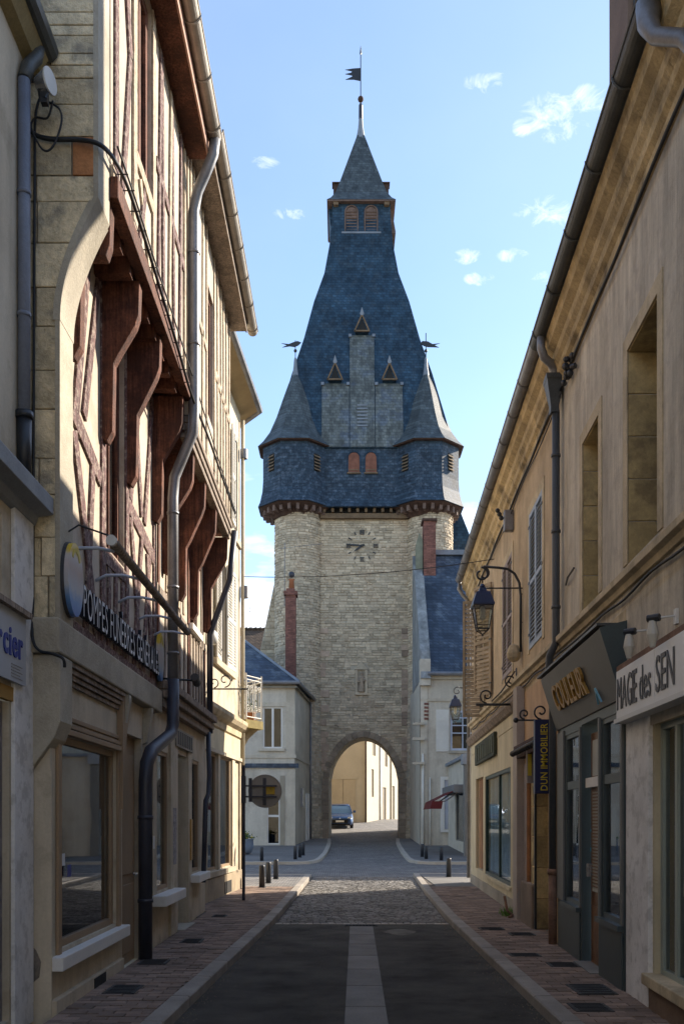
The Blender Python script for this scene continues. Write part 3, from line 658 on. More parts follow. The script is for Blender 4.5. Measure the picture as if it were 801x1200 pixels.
# slate gallery between the corner turrets
m = MB(); gl, gh = -1.2, 3.4
pr_ = [(49.35, 18.05), (49.55, 18.5), (49.66, 19.1), (49.66, 21.4)]
for (a, b), (c, d) in zip(pr_, pr_[1:]): m.quad((gl, a, b), (gh, a, b), (gh, c, d), (gl, c, d))
m.quad((gl, 49.35, 18.05), (gh, 49.35, 18.05), (gh, 50.4, 18.12), (gl, 50.4, 18.12)); m.build('slate_gallery', slate_lichen, tower)
OC = [(-2.5, 50.4), (4.5, 50.4)]
c8 = math.cos(R(22.5))
for (cx, cy), lb in zip(OC, ('left', 'right')):
    prof = [(1.93, 18.1), (1.83, 18.35), (1.71, 18.9), (1.67, 19.5), (1.67, 21.45)]
    m = MB(); m.lathe((cx, cy, 0), [(r / c8, z) for r, z in prof], 8, R(22.5)); g_ = m.build('turret_gallery', slate_lichen, tower)
    MB().lathe((cx, cy, 0), [(1.27, 17.55), (1.5, 17.8), (1.84 / c8, 18.09)], 8, R(22.5)).build('corbelling', dark_timber, tower)
    jt = MB()
    for k in range(24):
        a = R(15 * k + 7); u = Vector((math.cos(a), math.sin(a), 0)); v = Vector((-u.y, u.x, 0)); c = Vector((cx, cy, 0))
        P_ = [c + u * 1.2 + v * .06, c + u * 1.74 + v * .08, c + u * 1.74 - v * .08, c + u * 1.2 - v * .06]
        jt.rings([[p + Vector((0, 0, 17.72)) for p in P_], [p + Vector((0, 0, 18.06)) for p in P_]])
    jt.build('joist_ends', louvre_brown, tower)
    # concave octagonal roof
    rp = [(1.94, 21.3), (1.66, 21.62), (1.32, 22.15), (.98, 23.0), (.66, 24.0), (.36, 24.9), (.13, 25.45)]
    MB().lathe((cx, cy, 0), [(r / c8, z) for r, z in rp], 8, R(22.5)).build('turret_roof', slate_turret, tower)
    MB().lathe((cx, cy, 0), [(1.88 / c8, 21.25), (1.92 / c8, 21.31), (1.6 / c8, 21.35)], 8, R(22.5)).build('eaves_board', dark_timber, tower)
    f_ = MB().lathe((cx, cy, 25.4), [(.17, 0), (.1, .5), (.07, .9), (.03, 1.0)], 8); f_.build('lead_finial', lead, tower)
    sgn = -1 if lb == 'left' else 1
    wv = T('weather_vane', 'dark bird-shaped weather vane on the %s corner turret' % lb, 'weather vane', (cx, cy, 26.35))
    MB().tube([(cx, cy, 26.3), (cx, cy, 27.7 if sgn > 0 else 27.3)], .025, 6).build('rod', iron, wv)
    zc = 27.05; fr = FF(cy)
    MB().prism(fr, [(cx - .75 * 1, zc + .1), (cx - .35, zc + .06), (cx - .1, zc + .16), (cx + .12, zc + .22), (cx + .32, zc + .14), (cx + .15, zc - .02), (cx - .05, zc - .1), (cx - .3, zc - .06), (cx - .7, zc - .12), (cx - .45, zc)] if sgn < 0 else
               [(cx + .75, zc + .1), (cx + .35, zc + .06), (cx + .1, zc + .2), (cx - .2, zc + .22), (cx - .3, zc + .08), (cx - .1, zc - .05), (cx + .1, zc - .1), (cx + .7, zc - .12), (cx + .45, zc)], -.02, .02).build('bird', iron, wv)
    MB().ball((cx, cy, 26.75), .09, 8).build('ball', iron, wv)
    for px_, d_ in (((-.75, 1), (.62, 1)) if lb == 'left' else ((-.62, 1), (.95, 1))):
        ang = R(270 + 45 * round(px_)) if abs(px_) > .7 else R(270 + (45 if px_ > 0 else -45))
        u = Vector((math.cos(ang), math.sin(ang), 0)); v = Vector((-u.y, u.x, 0)); c = Vector((cx, cy, 0)) + u * 1.67
        vt = MB().add([c + v * a + u * b + Vector((0, 0, z)) for a in (-.2, .2) for b in (-.02, .01) for z in (19.85, 20.75)], [(0, 1, 3, 2), (4, 6, 7, 5), (0, 4, 5, 1), (2, 3, 7, 6), (0, 2, 6, 4), (1, 5, 7, 3)]).build('vent', interior_dark, tower)
        for k in range(5):
            zz = 19.9 + k * .17; MB().add([c + v * a + u * b + Vector((0, 0, zz + q)) for a in (-.21, .21) for b, q in ((.0, .1), (.09, 0), (.09, -.025), (0, .075))], [(0, 1, 2, 3), (4, 5, 6, 7), (0, 1, 5, 4), (2, 3, 7, 6), (1, 2, 6, 5), (3, 0, 4, 7)]).build('louvre', tan_wood, vt)
# main roof
zl = [21.2, 21.5, 22.0, 22.8, 24.2, 25.6, 27.8, 30.1, 32.0, 33.0, 33.8, 34.6, 35.5, 36.3]
MB().rings([[(XC - hw(z), YC - hw(z), z), (XC + hw(z), YC - hw(z), z), (XC + hw(z), YC + hw(z), z), (XC - hw(z), YC + hw(z), z)] for z in zl]).build('main_roof', slate, tower)
MB().box(W, -3.2, 5.9, 51.5, 58.4, 18.0, 21.25).build('gallery_core', slate_lichen, tower)
def RPt(u, z, k=0.): return Vector((XC + u, YC - hw(z) - k, z))
def panel(u0, u1, z0, z1, t, name, mat, par, taper=0.):
    m = MB(); zz = [z0] + [z for z in zl if z0 < z < z1] + [z1]
    m.rings([[RPt(u0, z), RPt(u0, z, t), RPt(u1, z, t), RPt(u1, z)] for z in zz]); return m.build(name, mat, par)
panel(-.66, .66, 21.25, 27.95, .07, 'raised_slate_strip', slate_grey, tower)
panel(-2.15, -.7, 21.25, 24.95, .06, 'raised_slate_strip', slate_grey, tower); panel(.7, 2.15, 21.25, 24.95, .06, 'raised_slate_strip', slate_grey, tower)
for u0, u1, z in ((-.72, .72, 27.95), (-2.2, -.68, 24.95), (.68, 2.2, 24.95)):
    for a, b in ((u0, u0 + .16), (u1 - .16, u1)): MB().add([RPt(a, z - .12, .04), RPt(b, z - .12, .04), RPt(b, z + .08, .02), RPt(a, z + .08, .02), RPt(a, z - .12, .16), RPt(b, z - .12, .16), RPt(b, z + .06, .14), RPt(a, z + .06, .14)], [(0, 1, 2, 3), (4, 5, 6, 7), (0, 1, 5, 4), (2, 3, 7, 6), (1, 2, 6, 5), (3, 0, 4, 7)]).build('lead_cap', lead, tower)
for u, z in ((0, 28.05), (-1.45, 25.05), (1.45, 25.05)):
    p0 = RPt(u, z, .32); fr = FF(p0.y); x = p0.x
    dm = MB().prism(fr, [(x - .36, z), (x + .36, z), (x + .03, z + .78), (x - .03, z + .78)], -.7, 0).build('dormer', slate, tower)
    m = MB()
    for a, b in (((x - .40, z - .02), (x - .02, z + .84)), ((x + .40, z - .02), (x + .02, z + .84)), ((x - .4, z), (x + .4, z))):
        d = (Vector(b) - Vector(a)).normalized(); n = Vector((-d.y, d.x)) * .035; m.prism(fr, [(a[0] + n.x, a[1] + n.y), (b[0] + n.x, b[1] + n.y), (b[0] - n.x, b[1] - n.y), (a[0] - n.x, a[1] - n.y)], 0, .08 + .003 * a[0])
    m.build('gable_frame', tan_wood, dm)
    MB().prism(fr, [(x - .24, z + .06), (x + .24, z + .06), (x + .02, z + .62), (x - .02, z + .62)], 0.0, .02).build('opening', interior_dark, dm)
    MB().prism(fr, [(x - .02, z + .8), (x - .11, z + .95), (x, z + 1.3), (x + .11, z + .95), (x + .02, z + .8)], -.04, .04).build('lead_finial', lead, dm)
m = MB(); fr = FF(YC)
for i in range(7): p = RPt(-.0, 22.4 + i * .2, .075); m.box(FF(p.y), p.x - .28, p.x + .28, 0, .03, p.z, p.z + .07)
m.build('snow_slates', lead, tower)
# lantern
def arch_poly(xc, w, z0, z1, n=8):
    r = w / 2; pts = [(xc - r, z0), (xc + r, z0)]
    return pts + [(xc + r * math.cos(math.pi * i / n), z1 - r + r * math.sin(math.pi * i / n)) for i in range(n + 1)]
for xx in (-.55, .55):
    fr = FF(YC - 1.63); x = XC + xx
    wv = MB().prism(fr, arch_poly(x, .66, 34.55, 35.95), -.05, .02).build('louvred_window', louvre_brown, tower)
    for k in range(7): MB().box(fr, x - .28, x + .28, .02, .07, 34.62 + k * .17, 34.67 + k * .17).build('louvre', louvre_brown, wv)
    m = MB(); pts = arch_poly(x, .7, 34.5, 36.0); m.tube([fr(a, .05, b) for a, b in pts + pts[:1]], .04, 5); m.build('frame', louvre_brown, wv)
MB().box(FF(YC - 1.63), XC - 1.1, XC + 1.1, 0, .1, 34.42, 34.52).build('sill', lead, tower)
for xx in (.63, 1.53 + .0):
    fr = FF(49.66); x = xx + .0
    wv = MB().prism(fr, arch_poly(x, .62, 19.95, 21.0), -.05, .02).build('arched_shutter', louvre_red, tower)
    m = MB(); pts = arch_poly(x, .66, 19.93, 21.03); m.tube([fr(a, .03, b) for a, b in pts + pts[:1]], .035, 5); m.build('frame', slate, wv)
    MB().box(fr, x - .36, x + .36, .02, .1, 19.86, 19.93).build('sill', tan_wood, wv); MB().box(fr, x - .27, x + .27, .02, .04, 20.05, 20.1).build('rail', tan_wood, wv)
# spire over the lantern
sr = [(1.92, 36.2), (1.7, 36.45), (1.45, 36.9), (1.22, 37.6), (.2, 41.05)]
MB().rings([[(XC - h, YC - h, z), (XC + h, YC - h, z), (XC + h, YC + h, z), (XC - h, YC + h, z)] for h, z in sr]).build('spire', slate_turret, tower)
MB().rings([[(XC - h, YC - h, z), (XC + h, YC - h, z), (XC + h, YC + h, z), (XC - h, YC + h, z)] for h, z in ((1.9, 36.12), (1.9, 36.195), (1.66, 36.25), (1.5, 36.25))]).build('eaves_board', louvre_brown, tower)
for sx in (-1, 1): MB().box(W, XC + sx * 1.42 - .14, XC + sx * 1.42 + .14, YC - 1.85, YC - 1.6, 35.95, 36.14).build('eaves_bracket', tan_wood, tower)
MB().rings([[(XC + 1.62, YC - 1.2, z0), (XC + x1, YC - 1.2, z0), (XC + x1, YC + 1.2, z0), (XC + 1.62, YC + 1.2, z0)] for x1, z0 in ((1.95, 34.75), (1.95, 34.85), (1.72, 36.2))]).build('side_hood', louvre_brown, tower)
MB().rings([[(XC - 1.62, YC - 1.2, z0), (XC - x1, YC - 1.2, z0), (XC - x1, YC + 1.2, z0), (XC - 1.62, YC + 1.2, z0)] for x1, z0 in ((1.66, 34.9), (1.72, 35.2), (1.85, 36.15))]).build('side_hood', slate, tower)
for sx in (-1, 1):
    x = XC + sx * 1.42
    m = MB(); m.box(W, x - .15, x + .15, YC - .9, YC - .5, 37.15, 37.75); m.box(W, x - .22, x + .22, YC - .97, YC - .43, 37.75, 37.82)
    m.build('vent_pot', dark_timber, tower)
MB().lathe((XC, YC, 0), [(.27, 40.9), (.22, 41.2), (.15, 41.6), (.11, 42.1)], 10).build('lead_finial', lead, tower)
MB().lathe((XC, YC, 0), [(.12, 42.1), (.11, 42.9), (.06, 43.0)], 10).build('finial_collar', zinc_dark, tower)
flag = T('weather_vane', 'swallow-tailed banner weather vane at the very top of the spire', 'weather vane', (XC, YC, 43.0))
MB().ball((XC, YC, 43.25), .17, 10).build('ball', dark_timber, flag, smooth=True)
MB().tube([(XC, YC, 43.3), (XC, YC, 46.2)], .03, 6).build('rod', iron, flag)
MB().lathe((XC, YC, 45.75), [(.01, 0), (.06, .15), (.03, .4), (.005, .6)], 8).build('spearhead', iron, flag)
x = XC; MB().prism(FF(YC), [(x, 44.3), (x, 45.05), (x - .45, 45.02), (x - .9, 44.95), (x - .5, 44.86), (x - .55, 44.78), (x - .9, 44.7), (x - .5, 44.62), (x - .5, 44.55), (x - .88, 44.38), (x - .4, 44.38)], -.015, .015).build('banner', iron, flag)
# sloping buttress on the left flank
m = MB(); m.prism(FF(52.5), [(-3.3, .2), (-5.4, .2), (-4.6, 10.4), (-3.72, 14.6), (-3.3, 14.6)], -2, .8); m.build('buttress', tower_mortar, tower)
m = MB(); z = 6.0
while z < 14.4:
    h = random.uniform(.16, .24); x = -3.05; xe = interp([(.2, -5.4), (10.4, -4.6), (14.6, -3.72)])(z + h)
    while x > xe + .08:
        wd = random.uniform(.2, .5); a = max(x - wd, xe); stone(m, Vector((a, 51.7, z)), Vector((x, 51.7, z)), Vector((0, -1, 0)), h - .012, 0); x = a - .014
    z += h
m.build('stone', tower_stone, tower, kind='stuff')

# ================================================================ HOUSE LEFT OF THE TOWER
hl = T('corner_house', 'grey rendered house with hipped slate roof left of the tower', 'house', (-5, 43, gz(43)))
f43 = FF(43)
ops = [(-3.62, -2.72, 4.85, 6.75), (-3.42, -2.85, .45, 2.7)]
wall(f43, -10, -2.17, 0, 7.85, 0, ops, .18).build('front_wall', house_grey, hl)
sc_ = lambda s, o, z: Vector((-2.17 + .08 * (s - 43) + o, s, z))
wall(sc_, 43.012, 50, 0, 7.85, 0, [], .1).build('side_wall', house_beige, hl)
m = MB(); m.box(f43, -10, -1.98, .0, .1, 3.95, 4.15); m.build('band', slate_house, hl)
MB().box(f43, -10, -2.1, 0, .05, 4.4, 4.55).build('string_course', house_beige, hl)
MB().box(sc_, 43.06, 49.6, 0, .05, 4.4, 4.52).build('string_course', house_beige, hl)
MB().box(f43, -2.55, -2.15, 0, .04, 4.55, 7.7).build('pilaster', house_beige, hl); MB().box(f43, -2.5, -2.14, 0, .045, .1, 3.9).build('pilaster', house_beige, hl)
m = MB(); m.box(f43, -3.8, -2.55, 0, .045, 6.76, 6.95); m.build('lintel', house_beige, hl)
m = MB(); m.box(f43, -3.8, -2.62, 0, .12, 4.72, 4.84); m.build('sill', house_beige, hl)
window(f43, -3.62, -2.72, 4.85, 6.75, -.06, hl, white_paint, glass_dark, fw=.07, mull=(-3.17,), bars=.1)
window(f43, -3.42, -2.85, .45, 2.7, -.06, hl, white_paint, glass_dark, fw=.05, trans=(1.75,), bars=.1)
MB().box(f43, -2.83, -2.62, 0, .03, .3, 3.6).build('shutter', M('grey beige shutter', (.33, .29, .22), var=.1), hl)
m = MB(); m.tube([sc_(48.8, .08, .3), sc_(48.8, .08, 7.7)], .05); m.build('downpipe', zinc, hl)
m = MB(); m.box(sc_, 45.2, 45.5, .0, .12, 2.2, 3.1); m.build('meter_box', zinc, hl)
m = MB(); m.box(sc_, 47.2, 47.5, 0, .1, .1, 2.9); m.box(sc_, 48, 48.2, 0, .1, .1, 2.9); m.build('pipe', shutter_white, hl)
ev = [(-10.3, 42.65, 7.85), (-1.95, 42.65, 7.85), (-1.4, 49.9, 7.95), (-10.3, 50, 7.95)]
r1, r2 = (-5.2, 46.8, 10.75), (-10.3, 46.8, 10.75)
m = MB(); m.add(ev + [r1, r2], [(0, 1, 4, 5), (1, 2, 4), (2, 3, 5, 4), (0, 3, 5), (0, 1, 2, 3)]); m.build('roof', slate_house, hl)
m = MB(); m.tube([ev[1], r1], .07, 6); m.build('hip_flashing', lead, hl); m = MB(); m.tube([ev[2], r1, r2], .08, 6); m.build('ridge', zinc, hl)
m = MB(); m.tube([Vector(p) + Vector((0, 0, -.03)) for p in (ev[0], ev[1], ev[2])], .08, 8); m.build('gutter', zinc, hl)
m = MB(); m.add([(-10.2, 42.75, 7.6), (-2.02, 42.75, 7.6), (-1.55, 49.8, 7.6), (-1.9, 49.8, 7.84), (-2.2, 43.1, 7.84), (-10.2, 43.1, 7.84)], [(0, 1, 4, 5), (1, 2, 3, 4)]); m.build('soffit', house_beige, hl)
ch = T('chimney', 'tall thin red brick chimney rising in front of the tower\'s left turret', 'chimney', (-2.6, 47.6, 8.6))
m = MB(); m.box(W, -2.85, -2.33, 47.3, 47.9, 8.3, 12.9); m.build('stack', brick_red, ch)
m = MB(); m.box(W, -2.93, -2.25, 47.22, 47.98, 12.9, 13.1); m.box(W, -2.8, -2.38, 47.35, 47.85, 13.1, 13.25); m.build('cap', brick_red, ch)
MB().lathe((-2.55, 47.6, 13.25), [(.15, 0), (.12, .45), (.18, .5)], 10).build('pot', terracotta, ch); MB().ball((-2.55, 47.6, 14.0), .16).build('cowl', zinc_dark, ch)
an = T('television_antenna', 'rake-like television antenna mast by the tall brick chimney', 'antenna', (-2.9, 47.6, 13))
m = MB(); m.tube([(-2.9, 47.55, 12.4), (-2.9, 47.55, 15.6)], .02, 5); m.tube([(-3.2, 47.55, 15.3), (-1.0, 47.55, 15.55)], .012, 5); m.build('mast', zinc, an)
m = MB()
for k in range(9): m.tube([(-3.1 + k * .24, 47.35, 15.3 + k * .027), (-3.1 + k * .24, 47.75, 15.3 + k * .027)], .008, 4)
m.build('element', zinc, an)
bh = T('background_house', 'brown tiled roof of a house behind the slate one', 'house', (-9, 58, 1))
MB().box(W, -16, -4.2, 57, 63, .8, 11.4).build('wall', house_beige, bh)
m = MB(); m.add([(-16, 56.6, 11.3), (-4.0, 56.6, 11.3), (-4.6, 60, 13.7), (-16, 60, 13.7), (-16, 63.4, 11.3), (-4, 63.4, 11.3)], [(0, 1, 2, 3), (3, 2, 5, 4), (1, 5, 2), (0, 3, 4), (0, 1, 5, 4)]); m.build('roof', tile_brown, bh)
r0 = MB().tube([(-15.9, 60, 13.72), (-15.62, 60, 13.78)], .11, 6).build('ridge_tile', tile_brown, bh)
for k in range(1, 37): clone(r0, bh, (k * .3, 0, 0))
an2 = T('television_antenna', 'small antenna on the brown tiled roof', 'antenna', (-5.9, 60, 13.7))
m = MB(); m.tube([(-5.9, 60, 13.7), (-5.9, 60, 15.2)], .02, 5); m.tube([(-6.3, 60, 14.8), (-5.4, 60, 14.95)], .012, 5); m.tube([(-6.1, 59.8, 15.1), (-5.7, 60.2, 15.1)], .012, 5); m.build('mast', zinc, an2)

# ================================================================ HOUSE RIGHT OF THE TOWER
hr = T('town_house', 'pale rendered house with steep blue slate roof right of the tower', 'house', (6, 43, gz(43)))
ops = [(4.95, 6.1, 4.75, 6.6), (4.68, 6.1, 1.15, 3.4)]
wall(f43, 3.6, 14, 0, 8.15, 0, ops, .16).build('front_wall', house_grey, hr)
wl_ = lambda s, o, z: Vector((3.6 - o, s, z))
wall(wl_, 43.012, 51, 0, 8.15, 0, [], .1).build('side_wall', house_grey, hr)
MB().box(f43, 3.55, 14, 0, .14, 8.0, 8.2).build('cornice', house_beige, hr); MB().box(f43, 3.58, 14, 0, .06, 7.0, 7.12).build('string_course', house_beige, hr)
MB().box(f43, 3.58, 3.9, 0, .05, .3, 7.98).build('pilaster', house_grey, hr)
m = MB(); m.add([(4.0, 42.7, 8.2), (14, 42.7, 8.2), (14, 47.9, 15.1), (4.0, 47.9, 15.1), (4.0, 52, 8.2), (14, 52, 8.2)], [(0, 1, 2, 3), (3, 2, 5, 4), (0, 3, 4), (1, 2, 5), (0, 1, 5, 4)]); m.build('roof', slate_house, hr)
m = MB(); m.box(W, 4.0, 14, 47.7, 48.1, 15.05, 15.3); m.build('ridge', lead, hr); m = MB(); m.tube([(3.9, 42.65, 8.22), (14, 42.65, 8.22)], .09); m.build('gutter', zinc, hr)
pp = [(42.6, 8.0), (43.0, 9.3), (46.2, 13.6), (46.6, 13.5), (47.8, 15.0), (47.8, 8.0)]
m = MB(); m.rings([[(3.58, a, b) for a, b in pp], [(4.02, a, b) for a, b in pp]]); m.build('gable_parapet', M('pale weathered parapet', (.24, .25, .25), var=.3, scale=1.2, bump=.4, fine=8, streak=.3), hr)
MB().box(W, 3.55, 4.02, 42.7, 43.3, 7.7, 8.9).build('kneeler', house_grey, hr)
m = MB(); m.prism(FF(47.2), [(3.7, 13.0), (4.05, 13.0), (4.05, 15.6), (3.87, 16.0), (3.7, 15.4)], -.2, .1); m.build('gable_pinnacle', M('greenish weathered render', (.22, .23, .17), var=.3, scale=2), hr)
window(f43, 4.95, 6.1, 4.75, 6.6, -.05, hr, cool_white, glass_dark, fw=.1, mull=(5.525,), trans=(5.55, 5.9, 6.25), bars=.05, inside=interior)
MB().box(f43, 4.3, 4.9, 0.0, .04, 4.7, 6.62).build('shutter', shutter_white, hr)
for q in (4.8, 5.45, 6.1): MB().box(f43, 4.34, 4.86, .04, .052, q, q + .42).build('shutter_panel', shutter_white, hr)
MB().box(f43, 4.85, 6.3, 0, .1, 4.62, 4.74).build('sill', house_beige, hr)
m = MB(); m.box(f43, 4.5, 4.68, 0, .04, 1.0, 3.55); m.box(f43, 4.68, 6.2, 0, .04, 3.4, 3.55); m.box(f43, 4.5, 6.2, 0, .1, 1.0, 1.13); m.build('window_surround', white_paint, hr)
b0 = MB().box(f43, 4.69, 4.81, -.08, -.03, 1.15, 3.4).build('shutter_board', cool_white, hr)
for k in range(1, 11): clone(b0, hr, (k * .127, 0, 0))
m = MB(); m.tube([(3.7, 42.9, .4), (3.7, 42.9, 4.6)], .05); m.tube([(4.02, 42.93, .4), (4.02, 42.93, 3.5)], .03); m.build('downpipe', shutter_white, hr)
for z, t in ((5.9, .1), (5.2, .12), (4.1, .1)): MB().box(f43, 3.2, 3.75, 0, .3, z, z + t).build('ledge', house_beige, hr)
m = MB()
for k in range(5): m.box(f43, 3.75, 3.95, .0, .07, 6.15 + k * .17, 6.25 + k * .17)
m.build('toothing_brick', brick_red, hr)
rc = T('chimney', 'broad red brick chimney in front of the tower\'s right turret', 'chimney', (4.35, 47.3, 9))
m = MB(); m.box(W, 4.08, 4.68, 46.9, 47.7, 11.8, 16.5); m.build('stack', brick_red, rc); m = MB(); m.box(W, 4.0, 4.74, 46.82, 47.78, 16.5, 16.62); m.build('cap', dark_timber, rc)
bw_ = T('roof_wing', 'dark slate roof wedge behind the right shoulder of the tower', 'roof', (7, 55, 12))
m = MB(); m.rings([[(5.7, 53, 12), (9.4, 53, 12), (6.55, 53, 19.3), (5.7, 53, 19.3)], [(5.7, 57, 12), (9.4, 57, 12), (6.55, 57, 19.3), (5.7, 57, 19.3)]]); m.build('roof', slate, bw_)
sh = T('side_street_house', 'unseen plain rendered house along the side street, sized to shade the crossing', 'house', (16, 38, 0))  # hidden behind the right row; height and length set to shade the crossing
wall(FF(34.2), 6.6, 34, 0, 9.6, 0, [(9 + 3 * k, 10 + 3 * k, 4.5, 6.3) for k in range(7)], .15).build('front_wall', house_beige, sh)
wall(lambda s, o, z: Vector((6.6 - o, s, z)), 34.212, 42.9, 0, 9.6, 0, [], .1).build('end_wall', house_beige, sh)
for k in range(7): window(FF(34.2), 9 + 3 * k, 10 + 3 * k, 4.5, 6.3, -.06, sh, white_paint, glass_dark, mull=(9.5 + 3 * k,))
m = MB(); m.add([(6.4, 33.9, 9.6), (34.2, 33.9, 9.6), (34.2, 43, 9.6), (6.4, 43, 9.6), (9.5, 38.5, 11.2), (31, 38.5, 11.2)], [(0, 1, 5, 4), (1, 2, 5), (2, 3, 4, 5), (3, 0, 4), (0, 1, 2, 3)]); m.build('roof', tile_brown, sh)
# low shop wing with the red awning
sw = T('shop_wing', 'low grey shop front at the right edge of the crossing', 'building', (7, 38, 0))
wg = lambda s, o, z: Vector((4.85 - o, s, z))
wall(wg, 36.012, 42.98, 0, 4.0, 0, [(36.8, 40.2, .7, 2.9)], .15).build('wall', house_grey, sw); wall(FF(36), 4.85, 6.59, 0, 4.0, 0, [], .1).build('wall', house_grey, sw)
MB().box(W, 4.7, 6.58, 35.9, 42.9, 4.0, 4.12).build('roof', lead, sw)
MB().box(W, 4.68, 5.0, 35.88, 36.3, .1, 3.9).build('pilaster', M('grey pilaster', (.2, .19, .17), var=.15), sw); MB().box(W, 4.6, 5.1, 35.8, 36.4, 3.7, 4.1).build('capital', cornice_blue, sw)
window(wg, 36.8, 40.2, .7, 2.9, -.05, sw, shop_grey, glass_dark)
aw = T('shop_awning', 'dark red half-rolled awning beside the white shutters', 'awning', (4.4, 38, 2.6))
m = MB(); m.box(W, 4.3, 4.86, 36.3, 40.4, 2.62, 2.95); m.build('cassette', M('grey awning cassette', (.16, .16, .16), var=.1), aw, bevel=.03)
m = MB(); m.add([(4.5, 36.35, 2.8), (3.5, 36.35, 2.3), (3.5, 39.3, 2.3), (4.5, 39.3, 2.8), (4.5, 36.35, 2.77), (3.5, 36.35, 2.27), (3.5, 39.3, 2.27), (4.5, 39.3, 2.77)], [(0, 1, 2, 3), (4, 5, 6, 7), (0, 1, 5, 4), (2, 3, 7, 6), (1, 2, 6, 5)]); m.build('canvas', awning_red, aw)
m = MB(); m.add([(3.49, 36.35, 2.3), (3.4, 36.35, 2.0), (3.4, 39.3, 2.0), (3.49, 39.3, 2.3)], [(0, 1, 2, 3)]); m.quad((3.49, 36.35, 2.3), (3.4, 36.35, 2.0), (3.85, 36.35, 2.0), (3.9, 36.35, 2.3)); m.build('valance', awning_red, aw)
m = MB(); m.tube([(4.6, 36.5, 2.7), (4.0, 36.5, 2.3), (3.5, 36.5, 2.25)], .03, 6); m.tube([(4.6, 39.1, 2.7), (4.0, 39.1, 2.3), (3.5, 39.1, 2.25)], .03, 6); m.build('arm', zinc, aw)

# ================================================================ BEYOND THE ARCH
bb = T('rendered_house', 'sunlit yellow rendered house seen through the archway', 'house', (2, 66, 1.4))
wall(FF(66), -9, 1.71, .9, 9.5, 0, [], .1).build('front_wall', tan_wall, bb)
d_ = Vector((2.9, 9.5)).normalized()
bs = lambda s, o, z: Vector((1.71 + d_.x * s + d_.y * o, 66 + d_.y * s - d_.x * o, z))
ops = [(1.4, 2.0, 3.2, 5.2), (1.6, 2.5, 6.2, 8.0), (4.6, 5.6, 1.5, 4.0), (7.4, 8.3, 1.6, 4.2), (5.2, 6.0, 5.6, 7.4)]
wall(bs, .012, 16, .9, 9.5, 0, ops, .15).build('side_wall', yellow_wall, bb)
for a, b, c, d in ops: MB().box(bs, a, b, -.12, -.08, c, d).build('shutter', M('grey brown shutter', (.2, .17, .13), var=.2), bb)
MB().box(bs, 3.6, 3.8, 0, .1, .9, 9.4).build('downpipe', shutter_white, bb); MB().box(bs, 6.9, 7.1, 0, .12, .9, 9.4).build('pilaster', yellow_wall, bb)
m = MB(); m.tube([(1.68, 65.9, 1.3), (1.68, 65.9, 9.4)], .06); m.build('downpipe', dark_timber, bb)
for i in range(4): MB().box(FF(66), -2.6 + i * .9, -1.74 + i * .9, .01, .05, 1.35, 4.4).build('garage_door_leaf', M('tan garage door', (.42, .33, .21), var=.1), bb)
MB().box(FF(66), -2.8, 1.1, .01, .07, 4.42, 4.6).build('lintel', tan_wall, bb)
m = MB(); m.add([(-9.3, 65.6, 9.4), (2.0, 65.6, 9.4), (6.9, 81.5, 9.4), (-9.3, 82, 9.4), (-3, 74, 12.5)], [(0, 1, 4), (1, 2, 4), (2, 3, 4), (3, 0, 4), (0, 1, 2, 3)]); m.build('roof', tile_brown, bb)
# car
car = T('parked_car', 'dark blue hatchback facing the camera under the archway', 'car', (-.13, 60, gz(60)))
def cx_(x, y, z): return Vector((-.13 + x, 59.0 + y, gz(59.0 + min(max(y, 0), 4)) + z))
sec = [(0, .62, .28, .62), (.08, .74, .22, .70), (.35, .82, .2, .78), (1.1, .85, .2, .92), (1.6, .86, .2, .96), (3.2, .86, .2, .98), (3.9, .82, .25, .95), (4.05, .7, .35, .8)]
m = MB(); m.rings([[cx_(x, y, z) for x, z in ((-w_ * .9, zb), (-w_, zb + .15), (-w_ * 1.0, (zb + zt) / 2), (-w_ * .93, zt - .06), (-w_ * .8, zt), (w_ * .8, zt), (w_ * .93, zt - .06), (w_, (zb + zt) / 2), (w_, zb + .15), (w_ * .9, zb))] for y, w_, zb, zt in sec]); m.build('body', car_paint, car, smooth=True)
m = MB(); m.rings([[cx_(x, y, z) for x, y, z in ((-w_, y0, z), (w_, y0, z), (w_, y1, z), (-w_, y1, z))] for z, w_, y0, y1 in ((.93, .78, 1.15, 3.9), (1.2, .68, 1.55, 3.75), (1.38, .6, 1.9, 3.5))]); m.build('window_glass', M('car glass', (.05, .09, .13), var=.05, rough=.08, bump=0, spec=.9), car)
m = MB(); m.rings([[cx_(x, y, z) for x, y, z in ((-w_, y0, z), (w_, y0, z), (w_, y1, z), (-w_, y1, z))] for z, w_, y0, y1 in ((1.38, .61, 1.88, 3.52), (1.44, .52, 2.05, 3.35))]); m.build('roof', car_paint, car, smooth=True)
m = MB()
for sx in (-1, 1): m.tube([cx_(sx * .78, 1.12, .93), cx_(sx * .61, 1.88, 1.39)], .035, 5)
m.build('pillar', car_paint, car)
for sx in (-1, 1):
    MB().prism(lambda s, o, z: cx_(s, -.0 + .06 - o, z), [(sx * .42, .6), (sx * .72, .64), (sx * .76, .78), (sx * .5, .74)], -.12, .02).build('headlight', chrome, car)
    MB().box(cx_, sx * .92 - .09, sx * .92 + .09, 1.25, 1.4, .95, 1.1).build('wing_mirror', car_paint, car, bevel=.03)
    for yy in (.75, 3.2):
        wh = T('wheel', '', '', (0, 0, 0)); del wh['label']; del wh['category']; wh.parent = car; wh.location = (0, 0, 0)
        c = cx_(sx * .74, yy, .3)
        m = MB(); m.tube([c - Vector((.1, 0, 0)), c + Vector((.1, 0, 0))], .31, 20); m.build('tyre', rubber, wh); m = MB(); m.tube([c - Vector((.11, 0, 0)), c + Vector((.11, 0, 0))], .19, 12); m.build('rim', chrome, wh)
